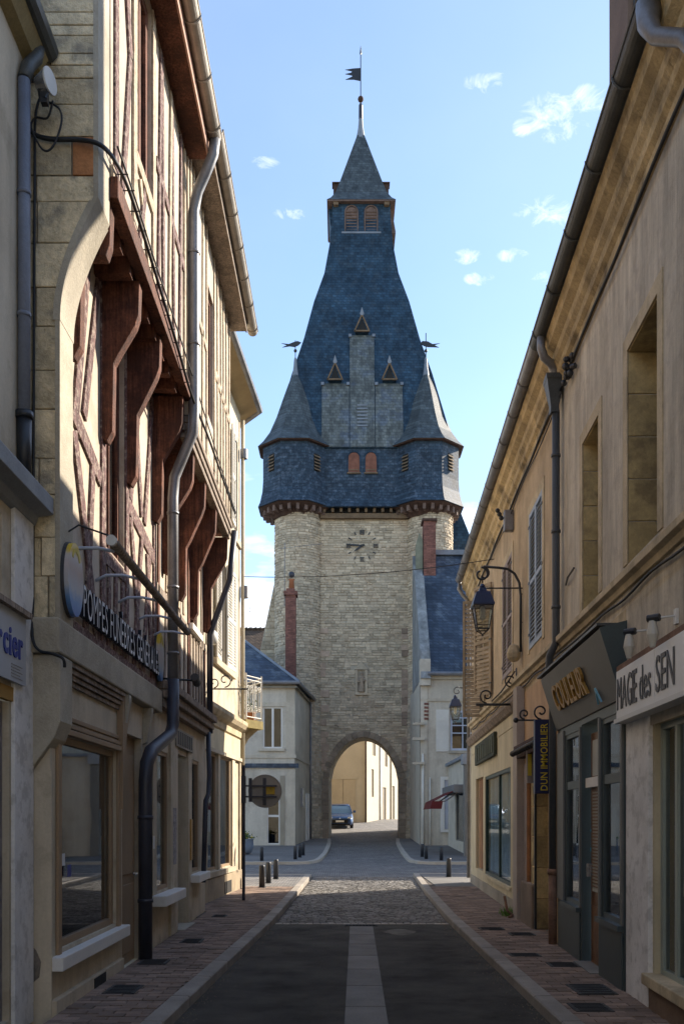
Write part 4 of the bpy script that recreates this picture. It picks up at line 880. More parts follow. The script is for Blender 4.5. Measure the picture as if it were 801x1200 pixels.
MB().box(cx_, -.5, .5, -.02, .1, .36, .58).build('grille', rubber, car); MB().box(cx_, -.26, .26, -.04, -.02, .42, .53).build('number_plate', plastic_white, car)
MB().box(cx_, -.62, .62, .0, .12, .22, .33).build('bumper_lip', rubber, car)
m = MB(); m.lathe(cx_(0, .03, .64), [(.001, -.05), (.05, 0), (.001, .05)], 8); m.build('badge', chrome, car)

# ================================================================ LEFT ROW : house A (edge of the picture)
ha = T('shop_house', 'grey stone shop with marble front at the left edge of the picture', 'building', (-2.4, 5, 0))
AF = lambda s, o, z: Vector((-2.39 + o, s, z))
wall(AF, -.8, 7.22, 0, 7.55, 0, [(3.2, 6.75, .15, 2.5), (3.2, 6.6, 3.2, 3.75), (4.6, 5.6, 4.6, 6.4)], .12).build('wall', cream_wall, ha)
window(AF, 3.2, 6.6, 3.2, 3.75, -.08, ha, cornice_blue, glass_dark); window(AF, 4.6, 5.6, 4.6, 6.4, -.08, ha, white_paint, glass_dark, mull=(5.1,), trans=(5.5,))
MB().box(AF, 3.2, 6.75, -.1, -.05, .15, 2.45).build('marble_panel', marble_dark, ha)
MB().box(AF, 6.78, 7.2, 0, .03, .05, 3.98).build('pilaster', marble_white, ha, bevel=.006)
MB().box(AF, 1, 6.78, -.02, .02, 2.45, 2.55).build('ochre_strip', M('ochre strip', (.35, .2, .05), var=.1), ha)
MB().prof(AF, [(0, 3.84), (.04, 3.86), (.06, 3.92), (.175, 3.94), (.175, 4.06), (.16, 4.08), (0, 4.1)], -.8, 7.22).build('cornice', cornice_blue, ha, bevel=.004)
MB().prof(AF, [(0, 7.3), (.08, 7.33), (.2, 7.5), (.2, 7.56), (-.1, 7.56)], -.8, 7.2).build('soffit', M('yellowed soffit plaster', (.30, .24, .12), var=.25), ha)
m = MB(); m.tube([(-2.26, -.8, 7.5), (-2.26, 7.22, 7.5)], .085, 12); m.build('gutter', zinc_black, ha)
m = MB(); m.tube([AF(7.1, .1, 7.46), AF(7.05, .1, 7.32), AF(6.98, .06, 7.2), AF(6.92, .05, 7.05)], .05); m.build('gutter_outlet', zinc_black, ha)
m = MB(); m.tube([AF(6.92, .05, 7.05), AF(6.92, .05, 4.5)], .045, 12)
for z in (6.2, 5.3): m.tube([AF(6.92, .05, z), AF(6.92, .05, z + .03)], .052, 12)
m.build('downpipe', M('blue grey pipe', (.17, .19, .24), var=.2, rough=.5), ha); m = MB(); m.tube([AF(6.92, .05, 4.6), AF(6.92, .05, 4.1)], [.058, .05], 12); m.tube([AF(6.92, .05, 4.6), AF(6.92, .05, 4.55)], .068, 12); m.build('iron_shoe', iron, ha)
m = MB(); m.add([(-2.2, -.8, 7.57), (-2.2, 7.25, 7.57), (-6, 7.25, 9.6), (-6, -.8, 9.6), (-10, 7.25, 7.57), (-10, -.8, 7.57)], [(0, 1, 2, 3), (3, 2, 4, 5), (1, 2, 4), (0, 3, 5)]); m.build('roof', tile_brown, ha)
sg = T('shop_sign', 'pale sign panel with blue lettering at the left edge', 'sign', (-2.33, 6, 2.6))
MB().box(AF, 4.6, 6.93, .032, .06, 2.58, 3.08).build('panel', sign_pale, sg); m = MB(); m.box(AF, 4.55, 6.96, .03, .1, 3.08, 3.12); m.build('top_edge', grey_timber, sg)
lettering('rcier', AF(6.35, .06, 2.76), Vector((0, 1, 0)), Vector((0, 0, 1)), Vector((1, 0, 0)), .2, .5, .008, letter_blue, letter_blue, sg, off=.02)
m = MB()
for k in range(5): m.box(AF, 6.62, 6.85 - .05 * (k % 2), .061, .063, 2.61 + k * .022, 2.614 + k * .022)
m.build('small_print', sign_back, sg, kind='stuff')

# ================================================================ LEFT ROW : half-timbered house B (funeral shop)
hb = T('timbered_house', 'jettied half-timbered house over the cream funeral parlour', 'building', (-2.25, 9, 0))
Z1, Z2, ZE = 3.0, 6.75, 9.6
B0, B1 = 7.25, 11.3
# party wall pier with its corbel, block by block
PXL = -2.175; cq = [(PXL + (-1.88 - PXL) * ((q / 14) ** 1.7), 5.5 + .9 * q / 14) for q in range(15)]
pc = [(-1.88, 9.9)] + cq[::-1] + [(PXL, 3.14)]
xr_ = interp([(3.0, PXL)] + [(b, a) for a, b in cq] + [(11, -1.88)])
z = 3.14; i = 0
hs = [.34, .30, .33, .28, .38, .30, .34, .30, .34, .32, .2, .3, .25, .2, .1, .09, .14, .08, .1, .2, .12, .09, .24, .1, .12, .16, .1, .08, .2, .1, .3, .12, .2, .1]
for h in hs:
    if z > 9.7: break
    hh = h - .007; xl_ = -2.95
    low = 6.4 < z < 6.68; splits = [(-2.95, -2.08 if low else -2.36 + random.uniform(-.12, .14))]; splits.append((splits[0][1], None))
    for a, b in splits:
        zt = z + hh; pts = [(a + .006, z), (xr_(z) - .03 if b is None else b - .006, z)]
        if b is None:
            for q in (.33, .66): pts.append((xr_(z + hh * q) - .03, z + hh * q))
        pts += [((xr_(zt) - .03) if b is None else b - .006, zt), (a + .006, zt)]
        brick = (low or 6.68 <= z < 6.85) and b is None
        MB().prism(FF(7.25), pts, -.33, random.uniform(0, .012)).build('stone_block', pier_brick if brick else pier_stone, hb, bevel=.006)
    z += h; i += 1
m = MB(); m.prism(FF(7.25), [(-2.95, 3.1)] + [(x - .02, z) for x, z in pc[::-1]] + [(-2.95, 9.9)], -.35, -.012); m.build('pier_core', mortar, hb)
m = MB(); m.prism(FF(7.25), [(x - .035, z) for x, z in pc[::-1]] + [(x + .003, z) for x, z in pc], -.34, .012); m.build('pier_edge', corbel_stone, hb)
# corbel moulding, paler curved ring
m = MB(); arc = [(xr_(z) - .0, z) for z in [5.45 + .04 * k for k in range(24)]]
for (a, b), (c, d) in zip(arc, arc[1:]): m.prism(FF(7.25), [(a - .05, b - .0), (a + .006, b), (c + .006, d), (c - .05, d)], -.355, .016)
m.build('corbel', corbel_stone, hb)
pts = [at(35, 1108, 7.2), at(41, 1114, 7.2), at(47, 1128, 7.2), at(45, 1146, 7.2), at(38, 1152, 7.2), at(36, 1140, 7.2), at(33, 1122, 7.2)]
MB().prism(FF(7.228), [(p.x, p.z) for p in pts], -.01, .004).build('flaked_patch', M('bare plaster patch', (.20, .17, .14), var=.3, scale=9, bump=.8), hb)
# ground floor
ops = [(7.46, 9.36, .56, 2.28), (9.62, 10.55, .02, 2.5), (10.75, 11.2, .6, 2.4)]
wall(LF, B0, B1, 0, 2.86, 0, ops, .1).build('ground_floor_wall', cream_wall, hb)
wd_ = window(LF, 7.46, 9.36, .56, 2.28, -.03, hb, brown_paint, glass, fw=.06, inside=interior, dep=1.0)
m = MB()
for k, (a, b) in enumerate(((.0, .05), (.06, .1), (.12, .16))): m.box(LF, 7.42 - a, 9.40 + a, .0, .05 - k * .012, 2.28 + a, 2.28 + b)
m.box(LF, 7.38, 7.46, 0, .03, .5, 2.34); m.box(LF, 9.36, 9.46, 0, .03, .5, 2.34); m.build('window_surround', brown_paint, wd_, bevel=.006)
MB().box(LF, 7.56, 7.575, -.02, -.012, 1.05, 1.75).build('white_rod', plastic_white, wd_); MB().box(LF, 7.6, 7.72, -.028, -.025, 1.22, 1.32).build('notice_card', paper, wd_); MB().box(LF, 7.8, 7.9, -.028, -.025, 1.12, 1.22).build('blue_sticker', letter_blue, wd_)
MB().box(LF, 7.25, 9.55, .0, .1, .42, .53).build('sill', white_paint, hb, bevel=.008)
MB().box(LF, 7.25, 9.5, 0, .05, 0, .2).build('plinth', cream_wall, hb, bevel=.01)
MB().box(LF, 8.35, 8.75, .045, .056, .08, .18).build('air_grille', interior_dark, hb)
m = MB(); m.box(LF, 9.62, 10.55, -.12, -.08, .04, 2.5); dr = m.build('door', brown_paint, hb)
for a, b in ((.15, .9), (1.0, 2.3)): MB().box(LF, 9.72, 10.45, -.08, -.065, a, b).build('door_panel', brown_paint, dr, bevel=.008)
m = MB(); m.tube([LF(10.4, -.06, 1.0), LF(10.4, -.02, 1.0), LF(10.3, -.02, 1.0)], .012, 6); m.build('handle', chrome, dr)
window(LF, 10.75, 11.2, .6, 2.4, -.05, hb, brown_paint, glass_dark)
# curved spandrels beneath the ledge (shop arch)
for s0, s1, dr_ in ((9.42, 9.75, 1),):
    pts = [(s0, 1.9)] + [(s0 + .36 * math.sin(R(a)), 1.9 + .85 - .85 * math.cos(R(a)) * 1.0) for a in range(0, 91, 15)] + [(s0, 2.84)]
    MB().prism(LF, [(s0 - .02, 1.7), (s0 + .04, 2.1), (s0 + .15, 2.45), (s0 + .38, 2.84), (s0 - .02, 2.84)], 0, .06).build('curved_bracket', brown_paint, hb)
# console at the near end
m = MB(); m.prism(FF(7.18), [(-2.42, 2.86), (-2.15, 2.86), (-2.15, 2.35), (-2.2, 2.22), (-2.4, 1.95), (-2.42, 1.9)], -.32, 0); m.build('console', corbel_stone, hb, bevel=.012)
m = MB(); m.box(FF(7.25), -2.42, -2.235, -.02, .02, 0, 1.98); m.build('corner_post', cream_wall, hb)
for s in (9.5, 10.62): MB().prof(LF, [(0, 2.45), (.04, 2.47), (.1, 2.8), (.1, 2.86), (0, 2.86)], s, s + .1).build('console', corbel_stone, hb)
led = MB().box(LF, 7.14, 11.25, -.35, .1, 2.87, 3.14).build('ledge', corbel_stone, hb, bevel=.015)
m = MB()
for k in range(4): m.box(LF, 7.5, 9.45, 0, .08 - k * .018, 2.83 - k * .045, 2.865 - k * .045)
m.build('ledge_moulding', grey_timber, hb)
# first floor wall and its timbers
wall(LF, 7.6, B1, 3.1, Z2, 0, [(8.9, 9.7, 4.2, 6.5)], .12).build('first_floor_wall', cream_plaster, hb)
window(LF, 8.9, 9.7, 4.2, 6.5, -.05, hb, brown_timber, glass_dark, fw=.07, mull=(9.3,), trans=(5.8,))
Tm = lambda a, b, c, d, w_, fr=LF, o=0., mt=purple_timber, th=.02: timber(hb, fr, a, b, c, d, w_, o, o + th + random.uniform(0, .006), mt)
Tm(7.68, 3.14, 7.68, 6.7, .17); Tm(8.80, 3.14, 8.82, 6.7, .15); Tm(9.78, 3.14, 9.78, 6.7, .14); Tm(11.22, 3.14, 11.22, 6.7, .14)
Tm(7.8, 5.0, 8.72, 4.75, .17); Tm(9.85, 4.9, 11.15, 4.7, .18); Tm(8.88, 4.1, 9.7, 4.1, .14)
Tm(8.3, 6.7, 7.9, 5.05, .17); Tm(7.85, 4.85, 8.6, 3.2, .15); Tm(8.45, 4.8, 8.2, 3.2, .13)
for s in (9.0, 9.28, 9.56): Tm(s, 3.18, s + .04, 4.02, .11)
Tm(9.95, 4.8, 10.5, 3.2, .13); Tm(10.5, 4.75, 10.1, 3.2, .12); Tm(10.55, 3.2, 10.95, 4.65, .12); Tm(11.08, 3.2, 10.8, 4.65, .12)
Tm(9.95, 4.98, 10.5, 6.6, .14); Tm(10.5, 4.98, 10.05, 6.6, .13); Tm(10.65, 4.95, 11.1, 6.6, .13); Tm(8.15, 5.1, 8.65, 6.6, .13)
Tm(7.6, 3.2, 11.3, 3.2, .12)
# jetty, brackets
MB().box(LF, 7.6, B1, 0.002, .36, Z2 - .05, Z2 - .02).build('jetty_boards', brown_timber, hb)
MB().box(LF, 7.6, B1, .33, .44, Z2 - .12, Z2 + .06).build('bressummer', brown_timber, hb, bevel=.01)
for s in [7.75 + .38 * k for k in range(10)]: MB().box(LF, s, s + .12, .003, .33, Z2 - .2, Z2 - .052).build('joist', brown_timber, hb)
bp = [(0, 5.15), (.06, 5.12), (.11, 5.22), (.12, 5.85), (.17, 5.95), (.31, 6.2), (.34, 6.3), (.35, 6.62), (0, 6.62)]
for s, dz in ((7.66, .25), (8.74, .0), (9.74, -.05), (11.12, .0)):
    MB().prof(LF, [(a * 1.05, b + dz * (1 if b < 6 else 0)) for a, b in bp], s, s + .125).build('bracket', brown_timber, hb, bevel=.008)
# second floor
JO = .38
wall(LF, 7.6, B1, Z2, ZE, JO, [(8.5, 9.2, 7.7, 9.5)], .12).build('second_floor_wall', cream_plaster, hb)
w_ = window(LF, 8.5, 9.2, 7.7, 9.5, JO - .03, hb, brown_timber, glass_dark, fw=.1, mull=(8.85,), bars=.1)
U = lambda a, b, c, d, w_, mt=purple_timber: Tm(a, b, c, d, w_, LF, JO, mt)
U(7.75, 6.8, 7.75, 9.55, .13); U(8.42, 6.8, 8.42, 9.55, .14, cream_timber); U(9.28, 6.8, 9.28, 9.55, .13, cream_timber)
U(7.9, 9.5, 8.25, 8.3, .13); U(8.25, 8.3, 7.95, 6.85, .13); U(8.15, 9.5, 8.35, 8.9, .08)
U(8.5, 7.6, 9.2, 7.6, .12, cream_timber); U(8.65, 7.5, 9.1, 6.85, .1, cream_timber); U(8.6, 6.85, 8.85, 7.5, .1, purple_timber)
for k, s in enumerate((9.5, 9.8, 10.1, 10.4, 10.75, 11.1)): U(s, 6.85, s + (.16, -.1, .12, -.14, .1, 0)[k], 9.5, .10, (purple_timber, purple_timber, cream_timber, purple_timber, purple_timber, cream_timber)[k])
U(9.4, 8.2, 11.2, 8.1, .12); U(7.6, 6.86, 11.3, 6.86, .1, cream_timber)
# eaves
MB().box(LF, 7.2, B1 + .05, JO - .02, .64, ZE - .02, ZE + .02).build('soffit', brown_timber, hb)
MB().box(LF, 7.2, B1 + .05, .64, .66, ZE - .08, ZE + .12).build('fascia', M('pinkish fascia board', (.42, .25, .19), var=.15, bump=.2), hb)
MB().prof(LF, [(-4, 9.62), (.7, 9.72), (-3.6, 12.3)], 7.2, B1).build('roof', tile_brown, hb)
def gutter(fn, s0, s1, o, z, r, mat, par, step=1.0, zt=0.):
    m = MB(); zf = lambda s: z + zt * (s - s0); n = 10
    s = s0
    while s < s1 - .01:
        b = min(s + step - .006, s1)
        m.rings([[fn(q, o + r * math.cos(R(180 + 180 * k / n)), zf(q) + r * math.sin(R(180 + 180 * k / n))) for k in range(n + 1)] + [fn(q, o + (r - .008) * math.cos(R(360 - 180 * k / n)), zf(q) + (r - .008) * math.sin(R(360 - 180 * k / n))) for k in range(n + 1)] for q in (s, b)])
        s += step
    g = m.build('gutter', mat, par)
    s = s0 + step
    while s < s1 - .1:
        MB().tube([fn(s, o + (r + .006) * math.cos(R(170 + 200 * k / 10)), zf(s) + (r + .006) * math.sin(R(170 + 200 * k / 10))) for k in range(11)], .011, 5).build('gutter_bracket', mat, g); s += step
    m = MB(); m.tube([fn(s0, o + r, zf(s0)), fn(s1, o + r, zf(s1))], .012, 6); m.build('gutter_lip', mat, g)
gutter(LF, 6.5, 11.2, .73, 9.74, .085, zinc_warm, hb, .75)

# ================================================================ LEFT ROW : half-timbered house C
hc = T('timbered_house', 'narrow pale half-timbered house with drainpipe before the corner house', 'building', (-2.25, 13.5, 0))
C0, C1 = 11.3, 15.45
ops = [(11.42, 12.15, .72, 2.45), (12.75, 13.6, .02, 2.5), (13.95, 14.75, .8, 2.5)]
wall(LF, C0 + .004, C1, 0, 2.95, 0, ops, .16).build('ground_floor_wall', cream_wall, hc)
window(LF, 11.42, 12.15, .72, 2.45, -.01, hc, brown_paint, glass, inside=interior); window(LF, 13.95, 14.75, .8, 2.5, -.01, hc, brown_paint, glass, inside=interior)
m = MB(); m.box(LF, 12.75, 13.6, -.3, -.26, .04, 2.5); dr = m.build('door', M('grey brown door', (.12, .10, .085), var=.2), hc)
for a, b in ((.2, 1.0), (1.12, 2.3)): MB().box(LF, 12.85, 13.5, -.26, -.245, a, b).build('door_panel', grey_timber, dr)
MB().box(LF, 12.7, 13.65, -.25, .12, 0.0, .1).build('doorstep', corbel_stone, hc)
MB().box(LF, 11.1, 12.5, 0, .18, .56, .69).build('sill', white_paint, hc, bevel=.012); MB().box(LF, 13.8, 14.95, 0, .16, .66, .78).build('sill', white_paint, hc, bevel=.012)
MB().box(LF, 12.2, 12.72, 0, .03, .08, 2.8).build('pilaster', cream_wall, hc); MB().box(LF, 13.62, 13.92, 0, .03, .08, 2.8).build('pilaster', cream_wall, hc)
MB().box(LF, 12.36, 12.58, .03, .036, 1.0, 1.75).build('poster', M('faded poster', (.3, .28, .29), var=.5, scale=14), hc)
MB().box(LF, 13.72, 13.86, .03, .05, 1.0, 1.6).build('notice_board', letter_gold, hc)
pq = T('shop_sign', 'small faded lettered plaque above the door of the narrow timbered house', 'sign', (-2.24, 13, 2.6))
MB().box(LF, 12.5, 13.9, .032, .05, 2.58, 2.82).build('board', M('faded grey sign', (.26, .24, .2), var=.2), pq)
for k in range(8): MB().box(LF, 12.62 + k * .155, 12.68 + k * .155, .05, .058, 2.61, 2.79).build('faded_letter', letter_dark, pq)
for q in range(3): MB().box(LF, 11.35, C1, 0, .1 + .05 * q, 2.96 + .11 * q, 3.06 + .11 * q).build('weathered_beam', grey_timber, hc, bevel=.01)
wall(LF, C0, C1, 2.95, 6.3, 0, [(13.8, 14.6, 4.5, 6.0)], .12).build('first_floor_wall', cream_plaster, hc)
window(LF, 13.8, 14.6, 4.5, 6.0, -.04, hc, brown_timber, glass_dark, fw=.07, mull=(14.2,))
MB().box(LF, 13.7, 14.7, 0, .08, 4.38, 4.47).build('sill', white_paint, hc)
Tc = lambda a, b, c, d, w_, o=0., mt=cream_timber: timber(hc, LF, a, b, c, d, w_, o, o + .02, mt)
for k, s in enumerate((11.45, 11.85, 12.2, 12.6, 13.0, 13.35, 13.72, 14.75, 15.05, 15.35)):
    Tc(s, 3.3, s + (.05, .16, -.08, .1, 0, .08, 0, 0, -.1, 0)[k], 4.4 if k % 2 else 6.25, .10, mt=grey_timber if k % 3 else brown_timber)
for s in (12.0, 12.45, 12.9, 13.3): Tc(s, 4.5, s + random.uniform(-.12, .12), 6.25, .1)
Tc(11.35, 4.42, 13.75, 4.36, .12, mt=grey_timber); Tc(14.65, 4.4, 15.4, 4.4, .12, mt=grey_timber)
for k in range(3): Tc(13.9 + k * .28, 3.35, 13.92 + k * .28, 4.35, .09, mt=grey_timber)
MB().box(LF, C0, C1, 0.002, .36, 6.25, 6.28).build('jetty_boards', brown_timber, hc)
for q in range(3): MB().box(LF, C0, C1, .30, .41 + .02 * q, 6.2 + .09 * q, 6.28 + .09 * q).build('bressummer', grey_timber, hc, bevel=.008)
for s, dz in ((11.75, 0), (12.75, -.1), (13.85, -.12), (15.2, -.05)):
    MB().prof(LF, [(a * 1.12, b - .45 + dz * (1 if b < 6 else 0)) for a, b in bp], s, s + .125).build('bracket', brown_timber, hc, bevel=.008)
wall(LF, C0, C1, 6.47, 9.75, .4, [(12.9, 13.5, 7.2, 9.0)], .12).build('second_floor_wall', cream_plaster, hc)
window(LF, 12.9, 13.5, 7.2, 9.0, .36, hc, brown_timber, glass_dark, fw=.07)
for k, s in enumerate((11.4, 11.7, 12.05, 12.4, 12.8, 13.6, 13.95, 14.3, 14.65, 15.0, 15.3)): Tc(s, 6.5, s + random.uniform(-.08, .08), 9.7, .1, .4)
Tc(11.35, 8.1, 12.75, 8.0, .11, .4); Tc(13.65, 8.1, 15.35, 8.1, .11, .4)
MB().box(LF, B1 + .06, C1 + .1, .38, .66, 9.68, 9.72).build('soffit', grey_timber, hc)
MB().box(LF, B1 + .06, C1 + .1, .66, .68, 9.66, 9.84).build('fascia', grey_timber, hc)
MB().prof(LF, [(-4, 9.76), (.72, 9.86), (-3.6, 12.4)], B1, C1).build('roof', tile_brown, hc)
gutter(LF, 11.25, 15.9, .74, 9.86, .085, zinc_warm, hc, .75)
# long drainpipe
m = MB(); m.tube([LF(11.15, .74, 9.68), LF(11.16, .72, 9.5), LF(11.2, .62, 9.3), LF(11.25, .52, 9.12), LF(11.28, .47, 8.9), LF(11.3, .47, 8.6), LF(11.3, .47, 6.5), LF(11.32, .45, 6.25), LF(11.4, .3, 5.95), LF(11.4, .22, 5.75), LF(11.4, .2, 5.5), LF(11.4, .2, 3.3)], .065, 12)
for z in (8.4, 7.3, 5.3, 4.4, 3.6): m.tube([LF(11.3 if z > 6 else 11.4, .47 if z > 6 else .2, z), LF(11.3 if z > 6 else 11.4, .47 if z > 6 else .2, z + .03)], .074, 12)
m.build('downpipe', zinc, hc, smooth=False)
m = MB(); m.tube([LF(11.4, .2, 3.3), LF(11.4, .2, 2.75), LF(11.3, .19, 2.62), LF(10.3, .16, 2.35), LF(10.16, .14, 2.2), LF(10.14, .13, 2.0), LF(10.14, .13, .09)], .076, 12)
for z in (1.6, .7): m.tube([LF(10.14, .13, z), LF(10.14, .13, z + .04)], .086, 12)
m.build('downpipe', zinc_dark, hc); MB().box(LF, 10.1, 10.17, .22, .225, 1.28, 1.42).build('sticker', plastic_white, hc)
m = MB(); m.tube([LF(15.1, .1, 3.0), LF(15.1, .12, 2.3), LF(15.0, .12, 2.0), LF(14.85, .1, 1.9), LF(14.85, .06, .6)], .04, 8); m.tube([LF(15.3, .5, 6.3), LF(15.3, .42, 5.5), LF(15.3, .2, 4.9), LF(15.3, .1, 4.6), LF(15.3, .1, 3.0)], .05, 8); m.build('downpipe', zinc_dark, hc)
sp = T('floodlight', 'small black spotlight on an arm by the tall drainpipe', 'lamp', LF(11.5, .3, 3.3))
m = MB(); m.tube([LF(11.45, 0, 3.32), LF(11.5, .42, 3.3)], .014, 6); m.build('arm', iron, sp); m = MB(); m.tube([LF(11.42, .46, 3.33), LF(11.6, .46, 3.28)], .05, 10); m.build('lamp_head', iron, sp)

# ================================================================ LEFT ROW : corner house D
hd = T('corner_house', 'cream corner house with white louvred shutters and scrolled balcony', 'house', (-2.4, 18, 0))
ops = [(17.15, 18.1, .64, 2.85), (18.5, 19.6, .64, 2.85), (18.4, 19.05, 4.7, 6.75), (19.95, 20.45, 7.8, 9.8), (18.2, 18.8, 7.8, 9.8), (16.2, 16.9, .64, 2.7)]
wall(DF, 15.5, 20.8, 0, 10.6, 0, ops, .14).build('street_wall', cream_wall, hd)
c0, c1 = Vector((-2.25, 20.8)), Vector((-3.4, 22.4)); dd = (c1 - c0).normalized(); nn = Vector((-dd.y, dd.x)) * -1
CF = lambda s, o, z: Vector((c0.x + dd.x * s + nn.x * o, c0.y + dd.y * s + nn.y * o, z))
wall(CF, .012, 1.96, 0, 10.6, 0, [(.5, 1.4, 3.85, 6.2)], .14).build('corner_wall', cream_wall, hd)
wall(lambda s, o, z: Vector((-s, 22.4 + o, z)), 3.4, 12, 0, 10.6, 0, [], .14).build('side_street_wall', cream_wall, hd)
window(CF, .5, 1.4, 3.85, 6.2, -.05, hd, white_paint, glass_dark, mull=(.95,))
for a, b, c, d in ops[:2] + ops[5:]: window(DF, a, b, c, d, -.01, hd, brown_paint, glass, fw=.05, inside=interior, dep=1)
for a, b, c, d in ops[2:5]: window(DF, a, b, c, d, -.06, hd, white_paint, glass_dark)
leaf(DF, (18.4, .02), (17.85, .05), 4.7, 6.75, hd, shutter_white, .06, side=1); leaf(DF, (19.05, .02), (19.85, .05), 4.7, 6.75, hd, shutter_white, .06, side=-1)
leaf(DF, (19.95, .02), (19.45, .05), 7.8, 9.8, hd, shutter_white, .06, side=1); leaf(DF, (18.2, .02), (17.7, .05), 7.8, 9.8, hd, shutter_white, .06, side=1)
MB().box(DF, 17.8, 19.9, 0, .08, 4.56, 4.68).build('sill', cream_wall, hd); MB().box(DF, 17.6, 20.75, 0, .05, 7.55, 7.68).build('string_course', cream_wall, hd)
MB().prof(DF, [(0, 3.35), (.05, 3.38), (.06, 3.5), (.14, 3.56), (.19, 3.64), (.19, 3.72), (0, 3.8)], 15.5, 20.98).build('cornice', string_stone, hd)
MB().box(DF, 15.5, 20.85, 0, .03, 2.92, 3.34).build('shop_fascia', cream_shop, hd); MB().box(DF, 15.5, 20.9, 0, .07, 2.86, 2.93).build('fascia_moulding', cream_wall, hd)
for s in (16.95, 18.15, 19.65, 20.55): MB().box(DF, s, s + .3 if s > 19 else s + .18, 0, .04, .1, 2.86).build('pilaster', cream_wall, hd)
MB().box(DF, 15.6, 20.85, 0, .08, 0, .5).build('plinth', M('beige stone plinth', (.36, .29, .2), var=.2, bump=.4, stain=(.15, .12, .09), stain_amt=.5), hd, bevel=.01); MB().box(DF, 17.0, 19.7, 0, .1, .52, .62).build('sill', cream_wall, hd)
MB().box(DF, 18.55, 19.3, .075, .085, .12, .36).build('air_grille', interior_dark, hd)
m = MB(); m.tube([DF(20.72, .07, .1), DF(20.72, .07, 10.4)], .04, 8); m.build('downpipe', M('cream pipe', (.48, .42, .3), var=.15), hd); MB().tube([DF(20.78, .1, 6.5), DF(20.78, .1, 6.75)], .09, 8).build('junction_box', zinc, hd); MB().tube([DF(20.7, .1, 9.55), DF(20.7, .1, 9.75)], .08, 8).build('junction_box', zinc, hd)
m = MB(); ev = [DF(15.5, .42, 10.7), DF(20.9, .42, 10.7), Vector((-3.2, 22.9, 10.7)), Vector((-12, 22.9, 10.7))]; bk = [DF(15.5, 0, 10.55), DF(20.8, 0, 10.55), Vector((-3.4, 22.4, 10.55)), Vector((-12, 22.4, 10.55))]
for i in range(3): m.quad(ev[i], ev[i + 1], bk[i + 1], bk[i])
m.build('soffit', M('ochre soffit boards', (.34, .26, .15), var=.2), hd)
m = MB(); up = Vector((0, 0, .06)); m.add([p + up for p in ev] + [Vector((-12, 15.5, 10.76)), Vector((-7, 18, 13.6)), Vector((-12, 18, 13.6))], [(0, 1, 5), (1, 2, 5), (2, 3, 6, 5), (0, 4, 6, 5)]); m.build('roof', tile_brown, hd)
m = MB(); m.tube(ev, .07, 8); m.build('gutter', zinc, hd)
# balcony with scrolled white ironwork
MB().prism(lambda s, o, z: CF(s, z, o), [(-.25, .0), (.05, .62), (1.6, .7), (1.97, 0)], 3.62, 3.8).build('balcony_slab', M('mossy ochre slab', (.28, .22, .08), var=.3, scale=4), hd)
for s in (.05, 1.6): MB().prism(lambda a, o, z: CF(s + o, a, z), [(0, 3.1), (.12, 3.2), (.25, 3.4), (.5, 3.62), (0, 3.62)], 0, .18).build('balcony_bracket', string_stone, hd)
rp = [CF(-.22, .02, 0), CF(.06, .58, 0), CF(1.58, .66, 0), CF(1.95, .02, 0)]
rail = MB()
for z in (3.86, 4.68, 4.76): rail.tube([p + Vector((0, 0, z)) for p in rp], .014, 6)
for p in rp[:3]: rail.tube([p + Vector((0, 0, 3.8)), p + Vector((0, 0, 4.82))], .02, 6)
rl_ = rail.build('balcony_railing', shutter_white, hd)
for A_, B_, n in ((rp[0], rp[1], 2), (rp[1], rp[2], 5), (rp[2], rp[3], 2)):
    u = (B_ - A_)
    for k in range(n):
        c = A_ + u * ((k + .5) / n); uu = u.normalized(); fn = lambda o, z, c=c, uu=uu: c + uu * o + Vector((0, 0, z)); w2 = u.length / n * .44
        m = MB()
        for sg_ in (-1, 1):
            m.tube(spiral(lambda o, z: fn(o * sg_, z), (w2 * .5, 4.5), w2 * .5, w2 * .1, R(180), R(-330), 16), .008, 5)
            m.tube(spiral(lambda o, z: fn(o * sg_, z), (w2 * .5, 4.08), w2 * .5, w2 * .1, R(180), R(690), 16), .008, 5)
            m.tube([fn(0, 4.08), fn(0, 4.5)], .01, 5); m.tube([fn(w2 * .9 * sg_, 3.86), fn(w2 * .9 * sg_, 4.68)], .007, 5)
        m.build('scrollwork', shutter_white, rl_)
bt = [('terracotta flower pot with a leafy plant nearest the street on the balcony', .35, .45), ('terracotta flower pot with a leafy plant at the far end of the balcony', 1.1, .48)]
for lb, s, o in bt:
    p = CF(s, o, 3.8); t = T('flower_pot', lb, 'flower pot', p, 'pots on the corner balcony')
    MB().lathe(p, [(.08, 0), (.12, .2), (.13, .22)], 10).build('pot', terracotta, t)
    m = MB()
    for k in range(70):
        c = p + Vector((random.gauss(0, .1), random.gauss(0, .1), .28 + abs(random.gauss(0, .14)))); a = Vector((random.uniform(-1, 1), random.uniform(-1, 1), random.uniform(-1, 1))).normalized() * .04; b = a.cross(Vector((0, 0, 1))).normalized() * .02
        m.quad(c - a, c + b, c + a, c - b)
    m.build('foliage', leaf_m, t)

